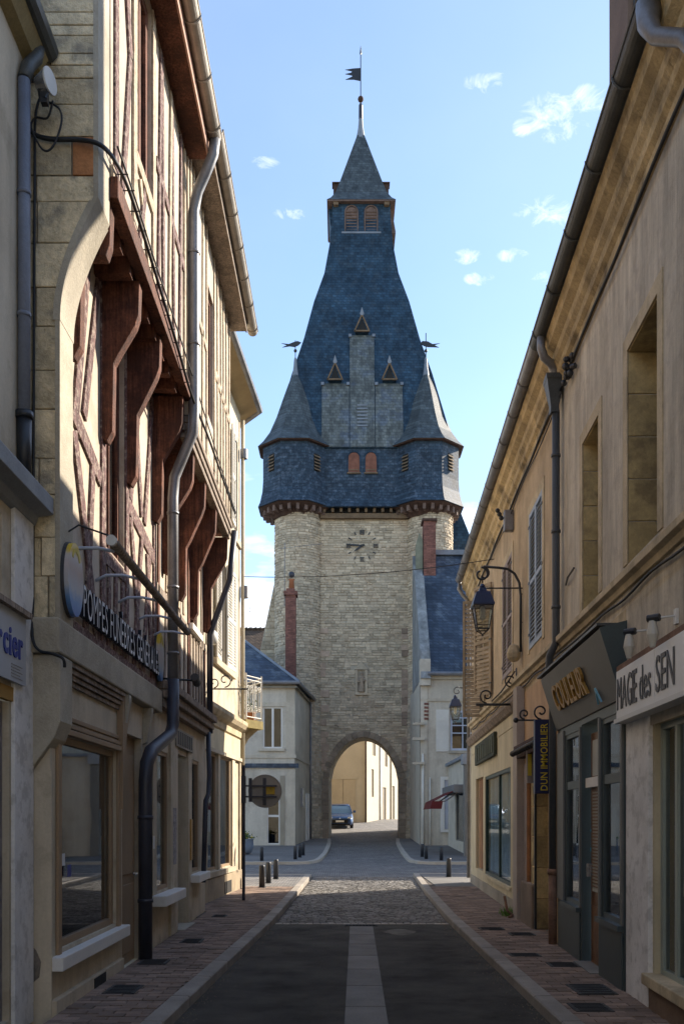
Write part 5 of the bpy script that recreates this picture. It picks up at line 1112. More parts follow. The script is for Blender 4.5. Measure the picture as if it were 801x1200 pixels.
# bracket lamp arm with scroll on the corner house
ib = T('sign_bracket', 'empty scrolled wrought-iron sign bracket on the corner house wall', 'bracket', DF(17.3, 0, 4))
m = MB(); fn = lambda o, z: DF(17.3, o, z); m.tube([fn(0, 4.0), fn(.75, 4.0)], .015, 6); m.tube(spiral(fn, (.32, 4.16), .13, .03, R(-90), R(300)), .012, 6); m.tube(spiral(fn, (.12, 4.12), .1, .02, R(-90), R(260)), .012, 6); m.tube([fn(0, 3.8), fn(0, 4.9)], .02, 6); m.build('scroll', iron, ib)
al = T('alarm_box', 'pale rounded siren box on the corner house beneath the shutters', 'siren', DF(16.7, .1, 4.9))
m = MB(); p = DF(16.9, .14, 4.75); m.lathe(p, [(.1, 0), (.14, .05), (.13, .2), (.05, .28)], 12); m.build('housing', plastic_white, al); m = MB(); m.tube([p, p - Vector((0, 0, .9))], .02, 6); m.build('conduit', iron, al)

# ================================================================ funeral parlour sign
fs = T('shop_sign', 'raised white and black letters reading POMPES FUNÈBRES GÉNÉRALES on the timbered wall', 'sign', LF(8, .04, 3.3))
lettering('POMPES FUNÈBRES GÉNÉRALES', LF(7.9, .045, 3.31), Vector((0, 1, 0)), Vector((0, 0, 1)), Vector((1, 0, 0)), .27, 3.28, .035, letter_white, letter_black, fs, gap=.13, off=.0)
m = MB(); m.box(LF, 7.9, 11.18, .025, .04, 3.32, 3.34); m.box(LF, 7.9, 11.18, .025, .04, 3.53, 3.55); m.build('rail', iron, fs)
def oval_mat():
    m = bpy.data.materials.new('printed oval panel'); m.use_nodes = True; N, L = m.node_tree.nodes, m.node_tree.links; P = N['Principled BSDF']; P.inputs['Roughness'].default_value = .4
    g = N.new('ShaderNodeNewGeometry'); s = N.new('ShaderNodeSeparateXYZ'); L.new(g.outputs['Position'], s.inputs[0])
    n = N.new('ShaderNodeTexNoise'); n.inputs['Scale'].default_value = 14; L.new(g.outputs['Position'], n.inputs[0])
    a = N.new('ShaderNodeMath'); a.operation = 'MULTIPLY_ADD'; L.new(n.outputs[0], a.inputs[0]); a.inputs[1].default_value = .12; L.new(s.outputs[2], a.inputs[2])
    mr = N.new('ShaderNodeMapRange'); L.new(a.outputs[0], mr.inputs[0]); mr.inputs[1].default_value = 3.25; mr.inputs[2].default_value = 3.86
    c = N.new('ShaderNodeValToRGB'); e = c.color_ramp.elements; e[0].position = 0; e[0].color = (.05, .13, .42, 1); e[1].position = 1; e[1].color = (.62, .42, .03, 1)
    for p, q in ((.22, (.12, .25, .5, 1)), (.38, (.4, .42, .46, 1)), (.62, (.5, .42, .40, 1)), (.78, (.52, .46, .42, 1)), (.86, (.62, .42, .03, 1))):
        x = e.new(p); x.color = q
    L.new(mr.outputs[0], c.inputs[0]); L.new(c.outputs[0], P.inputs['Base Color']); return m
om = oval_mat()
for s, w_, lb in ((7.46, .21, 'oval yellow to blue logo panel at the near end of the funeral sign'), (11.28, .16, 'oval yellow to blue logo panel by the drainpipe end of the funeral sign')):
    t = T('logo_panel', lb, 'sign', LF(s, .05, 3.5)); zc = 3.5 if s < 9 else 3.55
    pts = [(s + w_ * math.cos(R(a)), zc + .29 * math.sin(R(a))) for a in range(0, 360, 12)]
    d0 = .055 if s < 9 else 0.
    MB().prism(LF, pts, d0 + .05, d0 + .085).build('panel', om, t); MB().prism(LF, [(s + (q - s) * 1.04, zc + (z - zc) * 1.03) for q, z in pts], .03, d0 + .05).build('backing', letter_dark, t)
    MB().prism(LF, [(s + w_ * .55 * math.cos(R(a)), zc + .12 + .13 * math.sin(R(a))) for a in range(20, 161, 20)] + [(s + w_ * .42 * math.cos(R(a)), zc + .12 + .1 * math.sin(R(a))) for a in range(160, 19, -20)], d0 + .085, d0 + .089).build('yellow_arc', letter_yellow, t)
lt = T('light_bar', 'long white tube light on five curved arms above the funeral sign', 'lamp', LF(9.4, .4, 3.8))
m = MB(); m.tube([LF(7.55, .40, 3.84), LF(11.25, .40, 3.84)], .04, 12); m.build('housing', grey_timber, lt); m = MB(); m.tube([LF(7.53, .40, 3.84), LF(7.56, .40, 3.84)], .044, 14); m.build('end_cap', plastic_white, lt)
a0 = MB().tube([LF(7.72, 0, 3.78), LF(7.72, .1, 3.83), LF(7.72, .25, 3.83), LF(7.72, .38, 3.8)], .014, 6).build('arm', M('pale blue arm', (.42, .48, .6), var=.05, rough=.4, bump=0), lt)
for k in range(1, 5): clone(a0, lt, (0, k * .86, 0))
m = MB(); m.tube([LF(7.5, .0, 3.6), LF(7.45, .03, 3.85), LF(7.5, .15, 3.95), LF(7.55, .38, 3.88)], .008, 5); m.build('lead', cable_m, lt)

# ================================================================ CABLES, left
def cable(name, label, pts, r, sub=6):
    P_ = [Vector(p) for p in pts]; out = []
    for i in range(len(P_) - 1):
        p0, p1, p2, p3 = P_[max(i - 1, 0)], P_[i], P_[i + 1], P_[min(i + 2, len(P_) - 1)]
        for k in range(sub):
            t = k / sub; out.append(.5 * ((2 * p1) + (p2 - p0) * t + (2 * p0 - 5 * p1 + 4 * p2 - p3) * t * t + (3 * p1 - p0 - 3 * p2 + p3) * t ** 3))
    out.append(P_[-1]); o = MB().tube(out, r, 6).build(name, cable_m, smooth=True); tag(o, label, 'cable'); return o
pts = [at(12, 105, 7.15), at(22, 130, 7.15), at(38, 155, 7.2), at(60, 163, 7.2), at(95, 164, 7.2), at(118, 170, 7.2)] + [LF(7.5, .44, 6.86), LF(7.9, .45, 6.92), LF(8.4, .46, 6.88), LF(9.2, .47, 6.8), LF(10.2, .47, 6.72), LF(11.1, .48, 6.6)] + [LF(s, .52, 6.55) for s in (12.2, 13.4, 15.2)]
cable('bundled_cable', 'thick black cable looping off the pier and along the jetty edge', pts, .017)
cable('thin_cable', 'second thinner black cable following the jetty edge', [LF(s, .46, 6.98 - .02 * (s - 7.6) + .01 * math.sin(s * 4)) for s in (7.5, 8.2, 9, 10, 11.2, 12.4)] + [LF(13.5, .5, 6.7), LF(15.3, .52, 6.6)], .009)
cable('vertical_cable', 'thin black cable running straight down the stone pier', [at(50, 108, 7.18), at(42, 135, 7.2), at(41, 200, 7.22), at(40, 400, 7.22), at(39, 700, 7.22)], .01)
cable('looped_cable', 'small loop of black cable hanging on the pier stone', [at(58, 120, 7.16), at(70, 128, 7.16), at(72, 145, 7.16), at(62, 172, 7.15), at(50, 175, 7.15), at(37, 150, 7.16), at(42, 138, 7.16), at(56, 138, 7.16), at(62, 118, 7.14)], .008)
cc_ = T('cable_clips', 'row of small iron clips carrying the cable on the jetty', 'clip', LF(8, .44, 6.85))
for k in range(14): s = 7.7 + k * .24; z = interp([(7.5, 6.86), (7.9, 6.92), (8.4, 6.88), (9.2, 6.8), (10.2, 6.72), (11.1, 6.6)])(s); MB().tube([LF(s, .38, z), LF(s, .5, z)], .006, 4).build('clip', iron, cc_)
cable('pier_conduit', 'grey cable sagging round the shop ledge end and down the console', [at(39, 700, 7.2), at(38, 745, 7.12), at(46, 762, 7.1), at(62, 766, 7.08), at(74, 772, 7.08), at(76, 782, 7.1)], .012)
# street wire across
for lb, a, b, sag in (('overhead wire slung across the crossing below the tower gallery', DF(20.7, .1, 6.95), RF(17.5, .05, 6.45), .12),):
    cable('overhead_wire', lb, [a.lerp(b, t) - Vector((0, 0, sag * 4 * t * (1 - t))) for t in [i / 12 for i in range(13)]], .008, 2)
fl = T('floodlight', 'round silver floodlight by the eaves at top left', 'lamp', at(52, 98, 7.0))
c = at(50, 95, 7.0)
m = MB(); m.tube([c + Vector((-.05, .03, 0)), c + Vector((.05, -.0, 0))], [.045, .085], 16); m.build('reflector', chrome, fl)
m = MB(); m.tube([c + Vector((.05, 0, 0)), c + Vector((.062, -.003, 0))], .09, 16); m.build('rim', plastic_white, fl)
m = MB(); m.tube([c + Vector((-.04, .03, -.02)), c + Vector((-.02, .0, -.12)), c + Vector((.03, -.02, -.14)), c + Vector((.05, -.0, -.07))], .01, 6); m.box(W, c.x - .01, c.x + .04, c.y - .02, c.y + .03, c.z - .17, c.z - .09); m.build('bracket', iron, fl)
cable('soffit_cable', 'tangled black cable under the soffit at the top left edge', [at(-3, 40, 6.9), at(3, 50, 6.9), at(2, 62, 6.9), at(4, 80, 7.0), at(12, 90, 7.05), at(28, 95, 7.05), at(40, 95, 7.0)], .012)

# ================================================================ RIGHT ROW : R1 near building
ra = T('town_building', 'grey roughcast building with tall stone-framed windows along the right', 'building', (2.6, 7, 0))
RB = 11.32
tl = lambda s: 3.62 + .010 * (s - 8.2)          # underside of the string course
ops = [(7.3, 8.2, 3.83, 5.69), (9.28, 10.02, 3.83, 5.6), (4.6, 5.5, 3.83, 5.6), (1.8, 2.7, 3.83, 5.6)]
wall(RF, .6, RB, 3.4, 6.8, 0, ops, .3).build('upper_wall', stucco_grey, ra)
for a, b, c, d in ops:
    w_ = window(RF, a, b, c, d, -.28, ra, cornice_blue, glass_dark, fw=.06, mull=((a + b) / 2,), trans=(c + (d - c) * .4,), inside=interior_dark)
    if a < 0: continue
    m = MB(); e = .13
    m.box(RF, a - e, a, -.01, .012, c, d + e); m.box(RF, b, b + e, -.01, .012, c, d + e); m.box(RF, a, b, -.01, .0125, d, d + e); m.build('stone_surround', string_stone, ra)
    z = c
    while z < d - .02:                             # blocks of the far reveal
        h = min(.37, d - z); MB().box(RF, b - .012, b + .02, -.29, -.004, z + .006, z + h - .006).build('jamb_stone', limestone, ra, bevel=.004)
        MB().box(RF, a - .02, a + .012, -.29, -.004, z + .006, z + h - .006).build('jamb_stone', limestone, ra, bevel=.004); z += h
    MB().box(RF, a, b, -.29, -.004, d - .012, d + .01).build('lintel_stone', limestone, ra)
wall(RF, .6, 8.25, 2.35, 3.45, .0, [], .1).build('frieze_wall', stucco_grey, ra)
wall(RF, 8.25, RB, 3.2, 3.45, .002, [], .1).build('frieze_wall', string_stone, ra)
m = MB(); m.rings([[RF(s, o, tl(s) + z) for o, z in ((-.1, -.02), (.03, -.02), (.045, .03), (.09, .05), (.09, .11), (.0, .15), (-.1, .15))] for s in (.6, RB)]); m.build('string_course', string_stone, ra, bevel=.004)
# cornice and gutter for the whole row
def cornice(par, s0, s1):
    pf = [(0, 6.72), (.025, 6.72), (.03, 6.82), (.07, 6.86), (.08, 6.93), (.12, 6.98), (.13, 7.06), (.2, 7.12), (.21, 7.2), (.23, 7.24), (-.1, 7.24)]
    s = s0
    while s < s1 - .01:
        b = min(s + .62, s1); MB().prof(RF, pf, s + .002, b - .002).build('cornice_stone', cornice_stone, par); s = b
cornice(ra, 4.8, RB)
MB().prof(RF, [(0, 6.72), (.08, 6.93), (.2, 7.12), (.23, 7.24), (-.1, 7.24)], .6, 4.798).build('cornice', cornice_stone, ra)
gutter(RF, .6, RB, .28, 7.33, .085, zinc_black, ra, .95)
MB().prof(RF, [(-4.5, 7.25), (.27, 7.3), (-4.2, 9.9)], .6, RB + 11.1).build('roof', tile_brown, ra)
m = MB(); m.tube([RF(6.55, .28, 7.28), RF(6.52, .3, 7.12), RF(6.45, .27, 6.98), RF(6.32, .12, 6.86), RF(6.25, .07, 6.7), RF(6.25, .07, 3.8)], [.1, .075, .055, .055, .05, .05], 12); m.build('downpipe', zinc, ra)
ch = T('chimney', 'dark brown chimney stack above the right-hand gutter, widened out of view to shade the left-edge house', 'chimney', (3.4, 10.2, 8))
MB().box(W, 3.1, 6.6, 10.2, 10.9, 7.3, 12.6).build('stack', M('brown chimney render', (.13, .085, .06), var=.25), ch); MB().box(W, 3.16, 6.5, 10.185, 10.2, 7.5, 12.6).build('slate_cladding', M('dark slate cladding', (.05, .055, .06), var=.3), ch)  # stack widened rightwards, out of view, to cast shade on the left-edge house
# downpipe and hopper between the two
m = MB(); m.tube([RF(11.0, .28, 7.25), RF(11.0, .28, 7.12), RF(11.02, .24, 7.02), RF(11.1, .14, 6.98), RF(11.15, .1, 6.92), RF(11.15, .1, 6.75)], .05, 10); dp = m.build('swan_neck', zinc, ra)
MB().rings([[RF(11.15 + a * k, .1 + b * k, z) for a, b in ((-.11, -.1), (.11, -.1), (.11, .1), (-.11, .1))] for z, k in ((6.85, 1.1), (6.8, 1.1), (6.78, 1), (6.5, .5), (6.42, .5))]).build('hopper', zinc_black, ra)
m = MB(); m.tube([RF(11.15, .08, 6.45), RF(11.15, .08, 3.7), RF(11.22, .14, 3.55), RF(11.3, .14, 3.3), RF(11.36, .08, 3.0), RF(11.36, .08, 1.0)], .045, 10)
for z in (5.9, 5.0, 4.1): m.tube([RF(11.15, .08, z), RF(11.15, .08, z + .035)], .056, 10)
m.build('downpipe', M('dark grey downpipe', (.07, .075, .08), var=.2, rough=.5), ra)
m = MB(); m.tube([RF(11.36, .08, 1.0), RF(11.36, .08, .08)], .05, 10); m.tube([RF(11.36, .08, 1.0), RF(11.36, .08, .93)], .062, 10); m.build('rusty_shoe', rust, ra)
# ground floor : sense shop
wall(RF, .6, 7.52, 0, 2.44, -.02, [(2.5, 7.48, .36, 2.36)], .3).build('ground_floor_wall', cream_shop, ra)
MB().box(RF, 7.52, 8.2, -.3, .02, .06, 2.46).build('pillar', marble_white, ra, bevel=.01); MB().box(RF, 7.5, 8.22, -.3, .035, .0, .07).build('pillar_base', marble_white, ra)
w_ = window(RF, 2.5, 7.48, .36, 2.36, -.07, ra, M('sage window frame', (.30, .34, .30), var=.08, rough=.4, bump=0), glass, fw=.05, mull=(7.1, 5.0), inside=display_grey, dep=.55, bars=.05)
MB().box(RF, 2.5, 7.54, -.2, .07, .28, .37).build('sill', string_stone, ra, bevel=.01); MB().box(RF, 2.5, 7.5, -.15, .02, .0, .28).build('plinth', M('brown plinth', (.16, .11, .08), var=.3), ra)
ms = T('shop_sign', 'long white fascia sign reading MAGIE des SEN in grey letters', 'sign', RF(6, .1, 2.5))
MB().box(RF, 7.04, 8.17, .0, .11, 2.47, 2.88).build('panel', sign_white, ms, bevel=.004); MB().box(RF, 2.5, 7.03, .0, .11, 2.47, 2.88).build('panel', sign_white, ms, bevel=.004)
m = MB(); m.box(RF, 2.5, 8.2, -.02, .125, 2.43, 2.467); m.build('frame', plastic_white, ms); MB().box(RF, 2.5, 8.2, .003, .1, 2.883, 2.93).build('flashing', rust, ms)
rx = Vector((-.0414, -1, 0)).normalized(); rn = Vector((-1, .0414, 0)).normalized()
lettering('MAGIE', RF(8.12, .112, 2.54), rx, Vector((0, 0, 1)), rn, .27, .62, .006, letter_dark, letter_dark, ms, gap=.1)
lettering('des', RF(7.42, .112, 2.54), rx, Vector((0, 0, 1)), rn, .27, .31, .006, letter_dark, letter_dark, ms, gap=.1)
lettering('SEN', RF(6.98, .112, 2.54), rx, Vector((0, 0, 1)), rn, .27, .44, .006, letter_dark, letter_dark, ms, gap=.1)
for s, z, lb in ((7.48, 3.1, 'white cone spotlight nearer the dark shop above the white sign'), (6.83, 3.07, 'white cone spotlight cut by the right edge above the white sign')):
    t = T('sign_spotlight', lb, 'lamp', RF(s, 0, z), 'spotlights over the white sign')
    m = MB(); m.tube([RF(s, 0, z + .01), RF(s + .03, .16, z)], .009, 6); m.build('arm', plastic_white, t); m = MB(); m.tube([RF(s + .0, .13, z), RF(s + .06, .2, z)], .028, 10); m.build('lamp_holder', iron, t)
    p = RF(s + .04, .17, z - .02); m = MB(); m.lathe(p, [(.028, 0), (.04, -.06), (.045, -.1), (.02, -.19)], 12); m.build('shade', M('frosted lamp shade', (.5, .48, .42), var=.06, rough=.3, bump=0), t)
    MB().box(RF, s - .03, s + .03, 0, .02, z - .05, z + .06).build('wall_plate', plastic_white, t)
pt = T('potted_plant', 'small dark leafy plant in a pale pot inside the right shop window', 'plant', RF(6.72, -.35, .4))
p = RF(6.74, -.36, .37); m = MB(); m.lathe(p, [(.09, 0), (.13, .09), (.14, .12), (.12, .12)], 14); m.build('pot', display_grey, pt)
m = MB()
for k in range(150):
    h = random.choice((.2, .33, .46, .58)) + random.gauss(0, .03); c = p + Vector((random.gauss(0, .05), random.gauss(0, .05), h)); a = Vector((random.uniform(-1, 1), random.uniform(-1, 1), random.uniform(-1, 1))).normalized() * .028; b = a.cross(Vector((.1, 0, 1))).normalized() * .016; m.quad(c - a, c + b, c + a, c - b)
m.build('foliage', plant_dark, pt); m = MB(); m.tube([p + Vector((0, 0, .05)), p + Vector((.01, 0, .3)), p + Vector((-.01, 0, .6))], .006, 5); m.build('stem', dark_timber, pt)

# charcoal shop : built as shop front of the same building
sf = ra
MB().add([RF(s, o, z) for s in (8.24, 11.28) for o, z in ((-.05, 2.66), (.05, 2.66), (.24, 3.27), (.22, 3.29), (-.05, 3.34))], [(0, 1, 2, 3, 4), (5, 6, 7, 8, 9)] + [(i, (i + 1) % 5, (i + 1) % 5 + 5, i + 5) for i in range(5)]).build('fascia', shop_grey, sf, bevel=.004)
MB().add([RF(s, o, z) for s in (8.225, 8.238) for o, z in ((-.02, 2.62), (.052, 2.66), (.245, 3.28), (-.02, 3.35))], [(0, 1, 2, 3), (4, 5, 6, 7)] + [(i, (i + 1) % 4, (i + 1) % 4 + 4, i + 4) for i in range(4)]).build('fascia_end', shop_teal, sf)
MB().box(RF, 8.24, 11.4, .0, .265, 3.3, 3.325).build('lead_top', zinc_black, sf)
ops = [(8.3, 9.06, .66, 2.56), (9.15, 9.95, .02, 2.6), (10.02, 10.84, .66, 2.56)]
wall(RF, 8.22, 11.28, 0, 2.66, .03, ops, .28).build('frame_wall', shop_teal, sf)
MB().box(RF, 8.24, 9.12, .03, .045, .04, .6).build('base_panel', shop_teal, sf, bevel=.006); MB().box(RF, 10.0, 11.2, .03, .045, .04, .6).build('base_panel', shop_teal, sf, bevel=.006)
for a, b in ((8.24, 9.12), (9.98, 10.9)): MB().box(RF, a, b, .03, .085, .61, .66).build('sill', shop_teal, sf)
m = MB(); m.box(RF, 10.86, 11.26, .03, .05, .66, 2.62); m.box(RF, 9.96, 10.01, .03, .05, .66, 2.58); m.box(RF, 9.07, 9.13, .03, .05, .66, 2.58); m.box(RF, 8.23, 8.29, .03, .05, .66, 2.58); m.build('pilaster', shop_grey, sf)
for a, b in ((8.3, 9.06), (10.02, 10.84)):
    w_ = window(RF, a, b, .66, 2.56, .022, sf, shop_teal, glass, fw=.05, trans=(1.98,), bars=.09, inside=interior, dep=.8)
    r0 = MB().box(RF, a + .05, b - .05, -.07, -.062, 2.02, 2.038).build('blind_slat', blind_m, w_)
    for k in range(1, 18): clone(r0, w_, (0, 0, k * .029))
    MB().box(RF, a + .05, b - .05, -.12, -.11, .72, 1.9).build('net_curtain', M('pale net curtain', (.33, .33, .36), var=.1), w_)
dr = MB().box(RF, 9.2, 9.9, -.1, -.06, .06, 2.5).build('door', door_wood, sf)
for a, b in ((.2, .7), (.85, 1.9), (2.05, 2.42)): MB().box(RF, 9.3, 9.8, -.06, -.05, a, b).build('door_panel', blind_m if a > .8 else door_wood, dr)
r0 = MB().box(RF, 9.3, 9.8, -.05, -.04, .9, .915).build('louvre', door_wood, dr)
for k in range(1, 30): clone(r0, dr, (0, 0, k * .034))
MB().box(RF, 9.2, 9.9, -.06, .0, 1.93, 2.03).build('transom', white_paint, sf); m = MB(); m.box(RF, 9.82, 9.87, -.06, .0, 1.0, 1.14); m.build('handle', chrome, dr)
MB().box(RF, 9.15, 9.95, -.28, .12, 0.05, .1).build('doorstep', concrete, sf)
for k in range(9): x_ = RF(9.95, 0, 0).x + .06 + .012 * (k % 3); MB().box(FF(9.948), x_, x_ + .03, 0, .003, 1.05 + k * .07, 1.05 + k * .07 + (.04 if k % 2 else .022)).build('vinyl_mark', M('dull cyan vinyl', (.05, .22, .28), var=.1, bump=0), sf)
cs = T('shop_sign', 'gold raised letters reading COULEUR on the charcoal fascia', 'sign', RF(9.8, .15, 2.9))
tv = (RF(9, .24, 3.27) - RF(9, .05, 2.66)).normalized(); tn = Vector((-tv.z, 0, tv.x)) if tv.x < 0 else Vector((-tv.z, 0, tv.x))
lettering('COULEUR', RF(10.72, .05, 2.66) + tv * .19 + tn * .01, rx, tv, tn, .28, 1.55, .03, letter_gold, letter_gold, cs, gap=.09, off=.01)
m = MB(); b_ = RF(8.95, .05, 2.66) + tn * .012
m.add([b_ + tv * .04 - rx * -.0, b_ + tv * .16 + rx * .06, b_ + tv * .05 + rx * .14, b_ + tv * .2 + rx * .05] + [b_ + tv * .04 + tn * .02, b_ + tv * .16 + rx * .06 + tn * .02, b_ + tv * .05 + rx * .14 + tn * .02, b_ + tv * .2 + rx * .05 + tn * .02], [(0, 1, 3), (1, 2, 3), (4, 5, 7), (5, 6, 7), (0, 1, 5, 4), (1, 2, 6, 5), (2, 3, 7, 6), (3, 0, 4, 7)]); m.build('scissors_mark', pale_blue, cs)

# ================================================================ RIGHT ROW : R2 ochre house
rb = T('ochre_house', 'ochre roughcast house with louvred shutters at the street corner on the right', 'house', (2.9, 17, 0))
E = 22.4
ops = [(12.5, 13.6, 4.05, 6.0), (15.4, 16.6, 4.05, 6.0), (18.3, 19.6, 4.05, 6.0)]
wall(RF, RB, E, 3.3, 6.8, 0, ops, .12).build('upper_wall', stucco_ochre, rb)
for a, b, c, d in ops:
    e = .13; m = MB(); m.box(RF, a - e, a, -.01, .014, c - .05, d + e); m.box(RF, b, b + e, -.01, .014, c - .05, d + e); m.box(RF, a, b, -.01, .0145, d, d + e); m.build('stone_surround', string_stone, rb)
    window(RF, a, b, c, d, -.1, rb, white_paint, glass_dark, mull=((a + b) / 2,))
a, b = 12.5, 13.6
leaf(RF, (12.5, -.02), (13.05, -.02), 4.05, 6.0, rb, shutter_blue, .06, side=1); leaf(RF, (13.6, -.02), (13.05, -.02), 4.05, 6.0, rb, shutter_blue, .06, side=-1)
leaf(RF, (15.4, -.02), (16.0, -.02), 4.05, 6.0, rb, M('grey mauve shutter', (.30, .26, .26), var=.1), .06, side=1); leaf(RF, (16.6, -.02), (16.0, -.02), 4.05, 6.0, rb, M('grey mauve shutter', (0, 0, 0)), .06, side=-1)
leaf(RF, (18.0, .03), (18.5, .30), 4.0, 6.15, rb, shutter_brown, .08, side=1); leaf(RF, (19.7, .03), (19.85, .42), 3.75, 6.2, rb, shutter_brown, .085, side=1)
m = MB(); m.rings([[RF(s, o, tl(s) + z) for o, z in ((-.1, -.02), (.03, -.02), (.045, .03), (.09, .05), (.09, .11), (.0, .15), (-.1, .15))] for s in (RB + .002, E + .05)]); m.build('string_course', string_stone, rb, bevel=.004)
cornice(rb, RB, E + .15)
gutter(RF, RB, E + .1, .28, 7.33, .085, zinc, rb, .95)
m = MB(); m.tube([RF(22.4, .28, 7.25), RF(22.42, .3, 7.1), RF(22.44, .2, 6.95), RF(22.46, .1, 6.85), RF(22.46, .06, 6.6), RF(22.46, .06, .2)], .045, 8); m.build('downpipe', zinc, rb)
MB().box(W, RF(E, 0, 0).x, RF(E, 0, 0).x + 8, E - .3, E - .003, 0, 7.2).build('end_wall', stucco_ochre, rb)
wall(RF, RB, 14.55, 2.5, 3.5, .001, [], .1).build('frieze_wall', stucco_peach, rb)
# doorway bay
wall(RF, RB, 14.55, 0, 2.5, 0, [(12.1, 12.85, .02, 2.5), (13.15, 13.45, .62, 2.5)], .25).build('doorway_wall', M('worn peach stone', (.36, .24, .13), var=.25, scale=2, bump=.4), rb)
z = .1
while z < 2.45:
    MB().box(RF, 12.87, 13.3, .0, .03, z, min(z + .42, 2.48) - .008).build('jamb_stone', limestone, rb, bevel=.006); MB().box(RF, 12.838, 12.868, -.25, .03, z, min(z + .42, 2.48) - .008).build('jamb_stone', limestone, rb, bevel=.004); z += .42
MB().box(RF, 12.1, 12.85, -.3, -.25, .04, 2.5).build('door', M('yellowed door', (.30, .22, .07), var=.15), rb)
MB().box(RF, 12.82, 12.86, .031, .06, .04, 2.5).build('door_frame', iron, rb)
MB().box(RF, 13.5, 13.75, 0, .06, .1, 2.4).build('timber_post', door_wood, rb); MB().box(RF, 12.9, 13.9, .0, .09, .04, .7).build('stone_base', M('brown stone base', (.2, .15, .11), var=.3, bump=.4), rb, bevel=.02)
MB().box(RF, 14.1, 14.5, 0, .12, .06, 3.6).build('pilaster', M('greyish painted pilaster', (.38, .33, .29), var=.15), rb, bevel=.01)
m = MB(); m.box(RF, 12.0, 14.0, 0, .14, 2.5, 2.62); m.box(RF, 12.0, 14.0, 0, .18, 2.62, 2.68); m.build('door_hood', dark_timber, rb, bevel=.01)
k0 = MB().ball(RF(12.05, .2, 2.57), .045, 6).build('carved_knob', iron, rb)
for k in range(1, 11): q = RF(12.05 + k * .19, .2, 2.57); c = clone(k0, rb, q - RF(12.05, .2, 2.57))
MB().box(RF, 12.1, 12.85, -.2, .15, .04, .09).build('doorstep', concrete, rb)
bs_ = T('hanging_sign', 'navy vertical projecting sign reading DUN IMMOBILIER in yellow', 'sign', RF(11.8, .1, 1.9))
fx = RF(11.75, 0, 0).x
MB().box(W, fx - .23, fx - .05, 11.75, 11.85, 1.92, 2.85).build('board', navy, bs_, bevel=.006)
lettering('DUN IMMOBILIER', Vector((fx - .075, 11.749, 1.96)), Vector((0, 0, 1)), Vector((-1, 0, 0)), Vector((0, -1, 0)), .085, .84, .006, letter_yellow, letter_yellow, bs_, gap=.12, off=.01)
b2 = T('hanging_sign', 'smaller grey and yellow box sign just behind the navy one', 'sign', RF(12.6, .1, 2.0))
fx2 = RF(12.9, 0, 0).x
MB().box(W, fx2 - .14, fx2, 12.95, 13.02, 2.1, 2.7).build('board', M('grey sign box', (.25, .22, .2), var=.15), b2); MB().box(W, fx2 - .13, fx2 - .08, 12.94, 12.95, 2.2, 2.5).build('yellow_strip', letter_yellow, b2)
MB().box(W, fx - .05, fx, 11.79, 11.81, 2.1, 2.16).build('mount', iron, bs_); MB().box(W, fx - .05, fx, 11.79, 11.81, 2.6, 2.66).build('mount', iron, bs_)
ib = T('sign_bracket', 'black wrought-iron scroll bracket above the door with the navy sign', 'bracket', RF(11.9, 0, 2.9))
fn = lambda o, z: RF(11.95, o, z); m = MB(); m.tube([fn(0, 2.86), fn(.42, 2.86)], .012, 6); m.tube(spiral(fn, (.12, 2.97), .1, .02, R(-90), R(330)), .012, 6); m.tube(spiral(fn, (.33, 2.94), .07, .015, R(-90), R(330)), .012, 6); m.ball(fn(.44, 2.86), .035, 6); m.build('scroll', iron, ib)
# cream shop
ops = [(15.55, 19.35, .48, 2.47), (19.7, 21.2, .5, 2.5)]
wall(RF, 14.55, E, 0, 3.4, .012, ops, .16, .3).build('shop_wall', cream_shop, rb)
m = MB(); m.prof(RF, [(.01, 3.32), (.06, 3.34), (.12, 3.44), (.12, 3.5), (.0, 3.54)], 14.55, E + .05); m.build('shop_cornice', grey_timber, rb, bevel=.004)
MB().box(RF, 14.6, 22.3, .012, .022, 3.1, 3.14).build('panel_moulding', cream_shop, rb)
w_ = window(RF, 15.55, 19.35, .48, 2.47, 0., rb, M('dark green frame', (.03, .05, .04), var=.1, rough=.4, bump=0), glass_soft, fw=.06, mull=(17.2,), bars=.05, inside=interior, dep=.6)
r0 = MB().box(RF, 15.63, 15.80, -.10, -.095, .56, 2.4).build('blind_strip', blind_blue, w_)
for k in range(1, 15): c = clone(r0, w_, RF(15.63 + k * .25, 0, 0) - RF(15.63, 0, 0)); c.rotation_euler = (0, 0, 0)
m = MB(); m.box(RF, 19.7, 21.2, -.14, -.1, .5, 2.5); m.build('roller_door', M('brown slatted wood', (.22, .13, .08), var=.3), rb)
for k in range(4): MB().box(RF, 19.75 + k * .37, 20.0 + k * .37, -.1, -.05, .52, 2.48).build('door_board', M('orange brown board', (.30, .17, .09), var=.3, rnd=.2), rb)
MB().box(RF, 15.4, 19.4, .012, .05, .42, .48).build('sill', cream_shop, rb)
MB().box(RF, 14.56, 22.38, .012, .03, 0, .3).build('plinth', M('grey cement plinth', (.30, .27, .22), var=.25, bump=.3), rb)
ds = T('shop_sign', 'small dark green slab sign on the pale corner shop fascia', 'sign', RF(19, 0, 2.9))
MB().box(RF, 17.3, 20.8, .022, .08, 2.78, 3.22).build('board', M('blackish green board', (.045, .05, .032), var=.3), ds, bevel=.01)
for k, (a, h) in enumerate(((17.5, .3), (17.85, .26), (18.2, .3), (18.55, .3), (18.95, .26), (19.35, .3), (19.75, .3), (20.2, .28))): MB().box(RF, a, a + .16, .08, .095, 2.85, 2.85 + h).build('worn_letter', M('worn letter', (.09, .10, .07), var=.2), ds)
ib = T('sign_bracket', 'scrolled iron shelf bracket over the pale corner shop', 'bracket', RF(14.8, 0, 3.4))
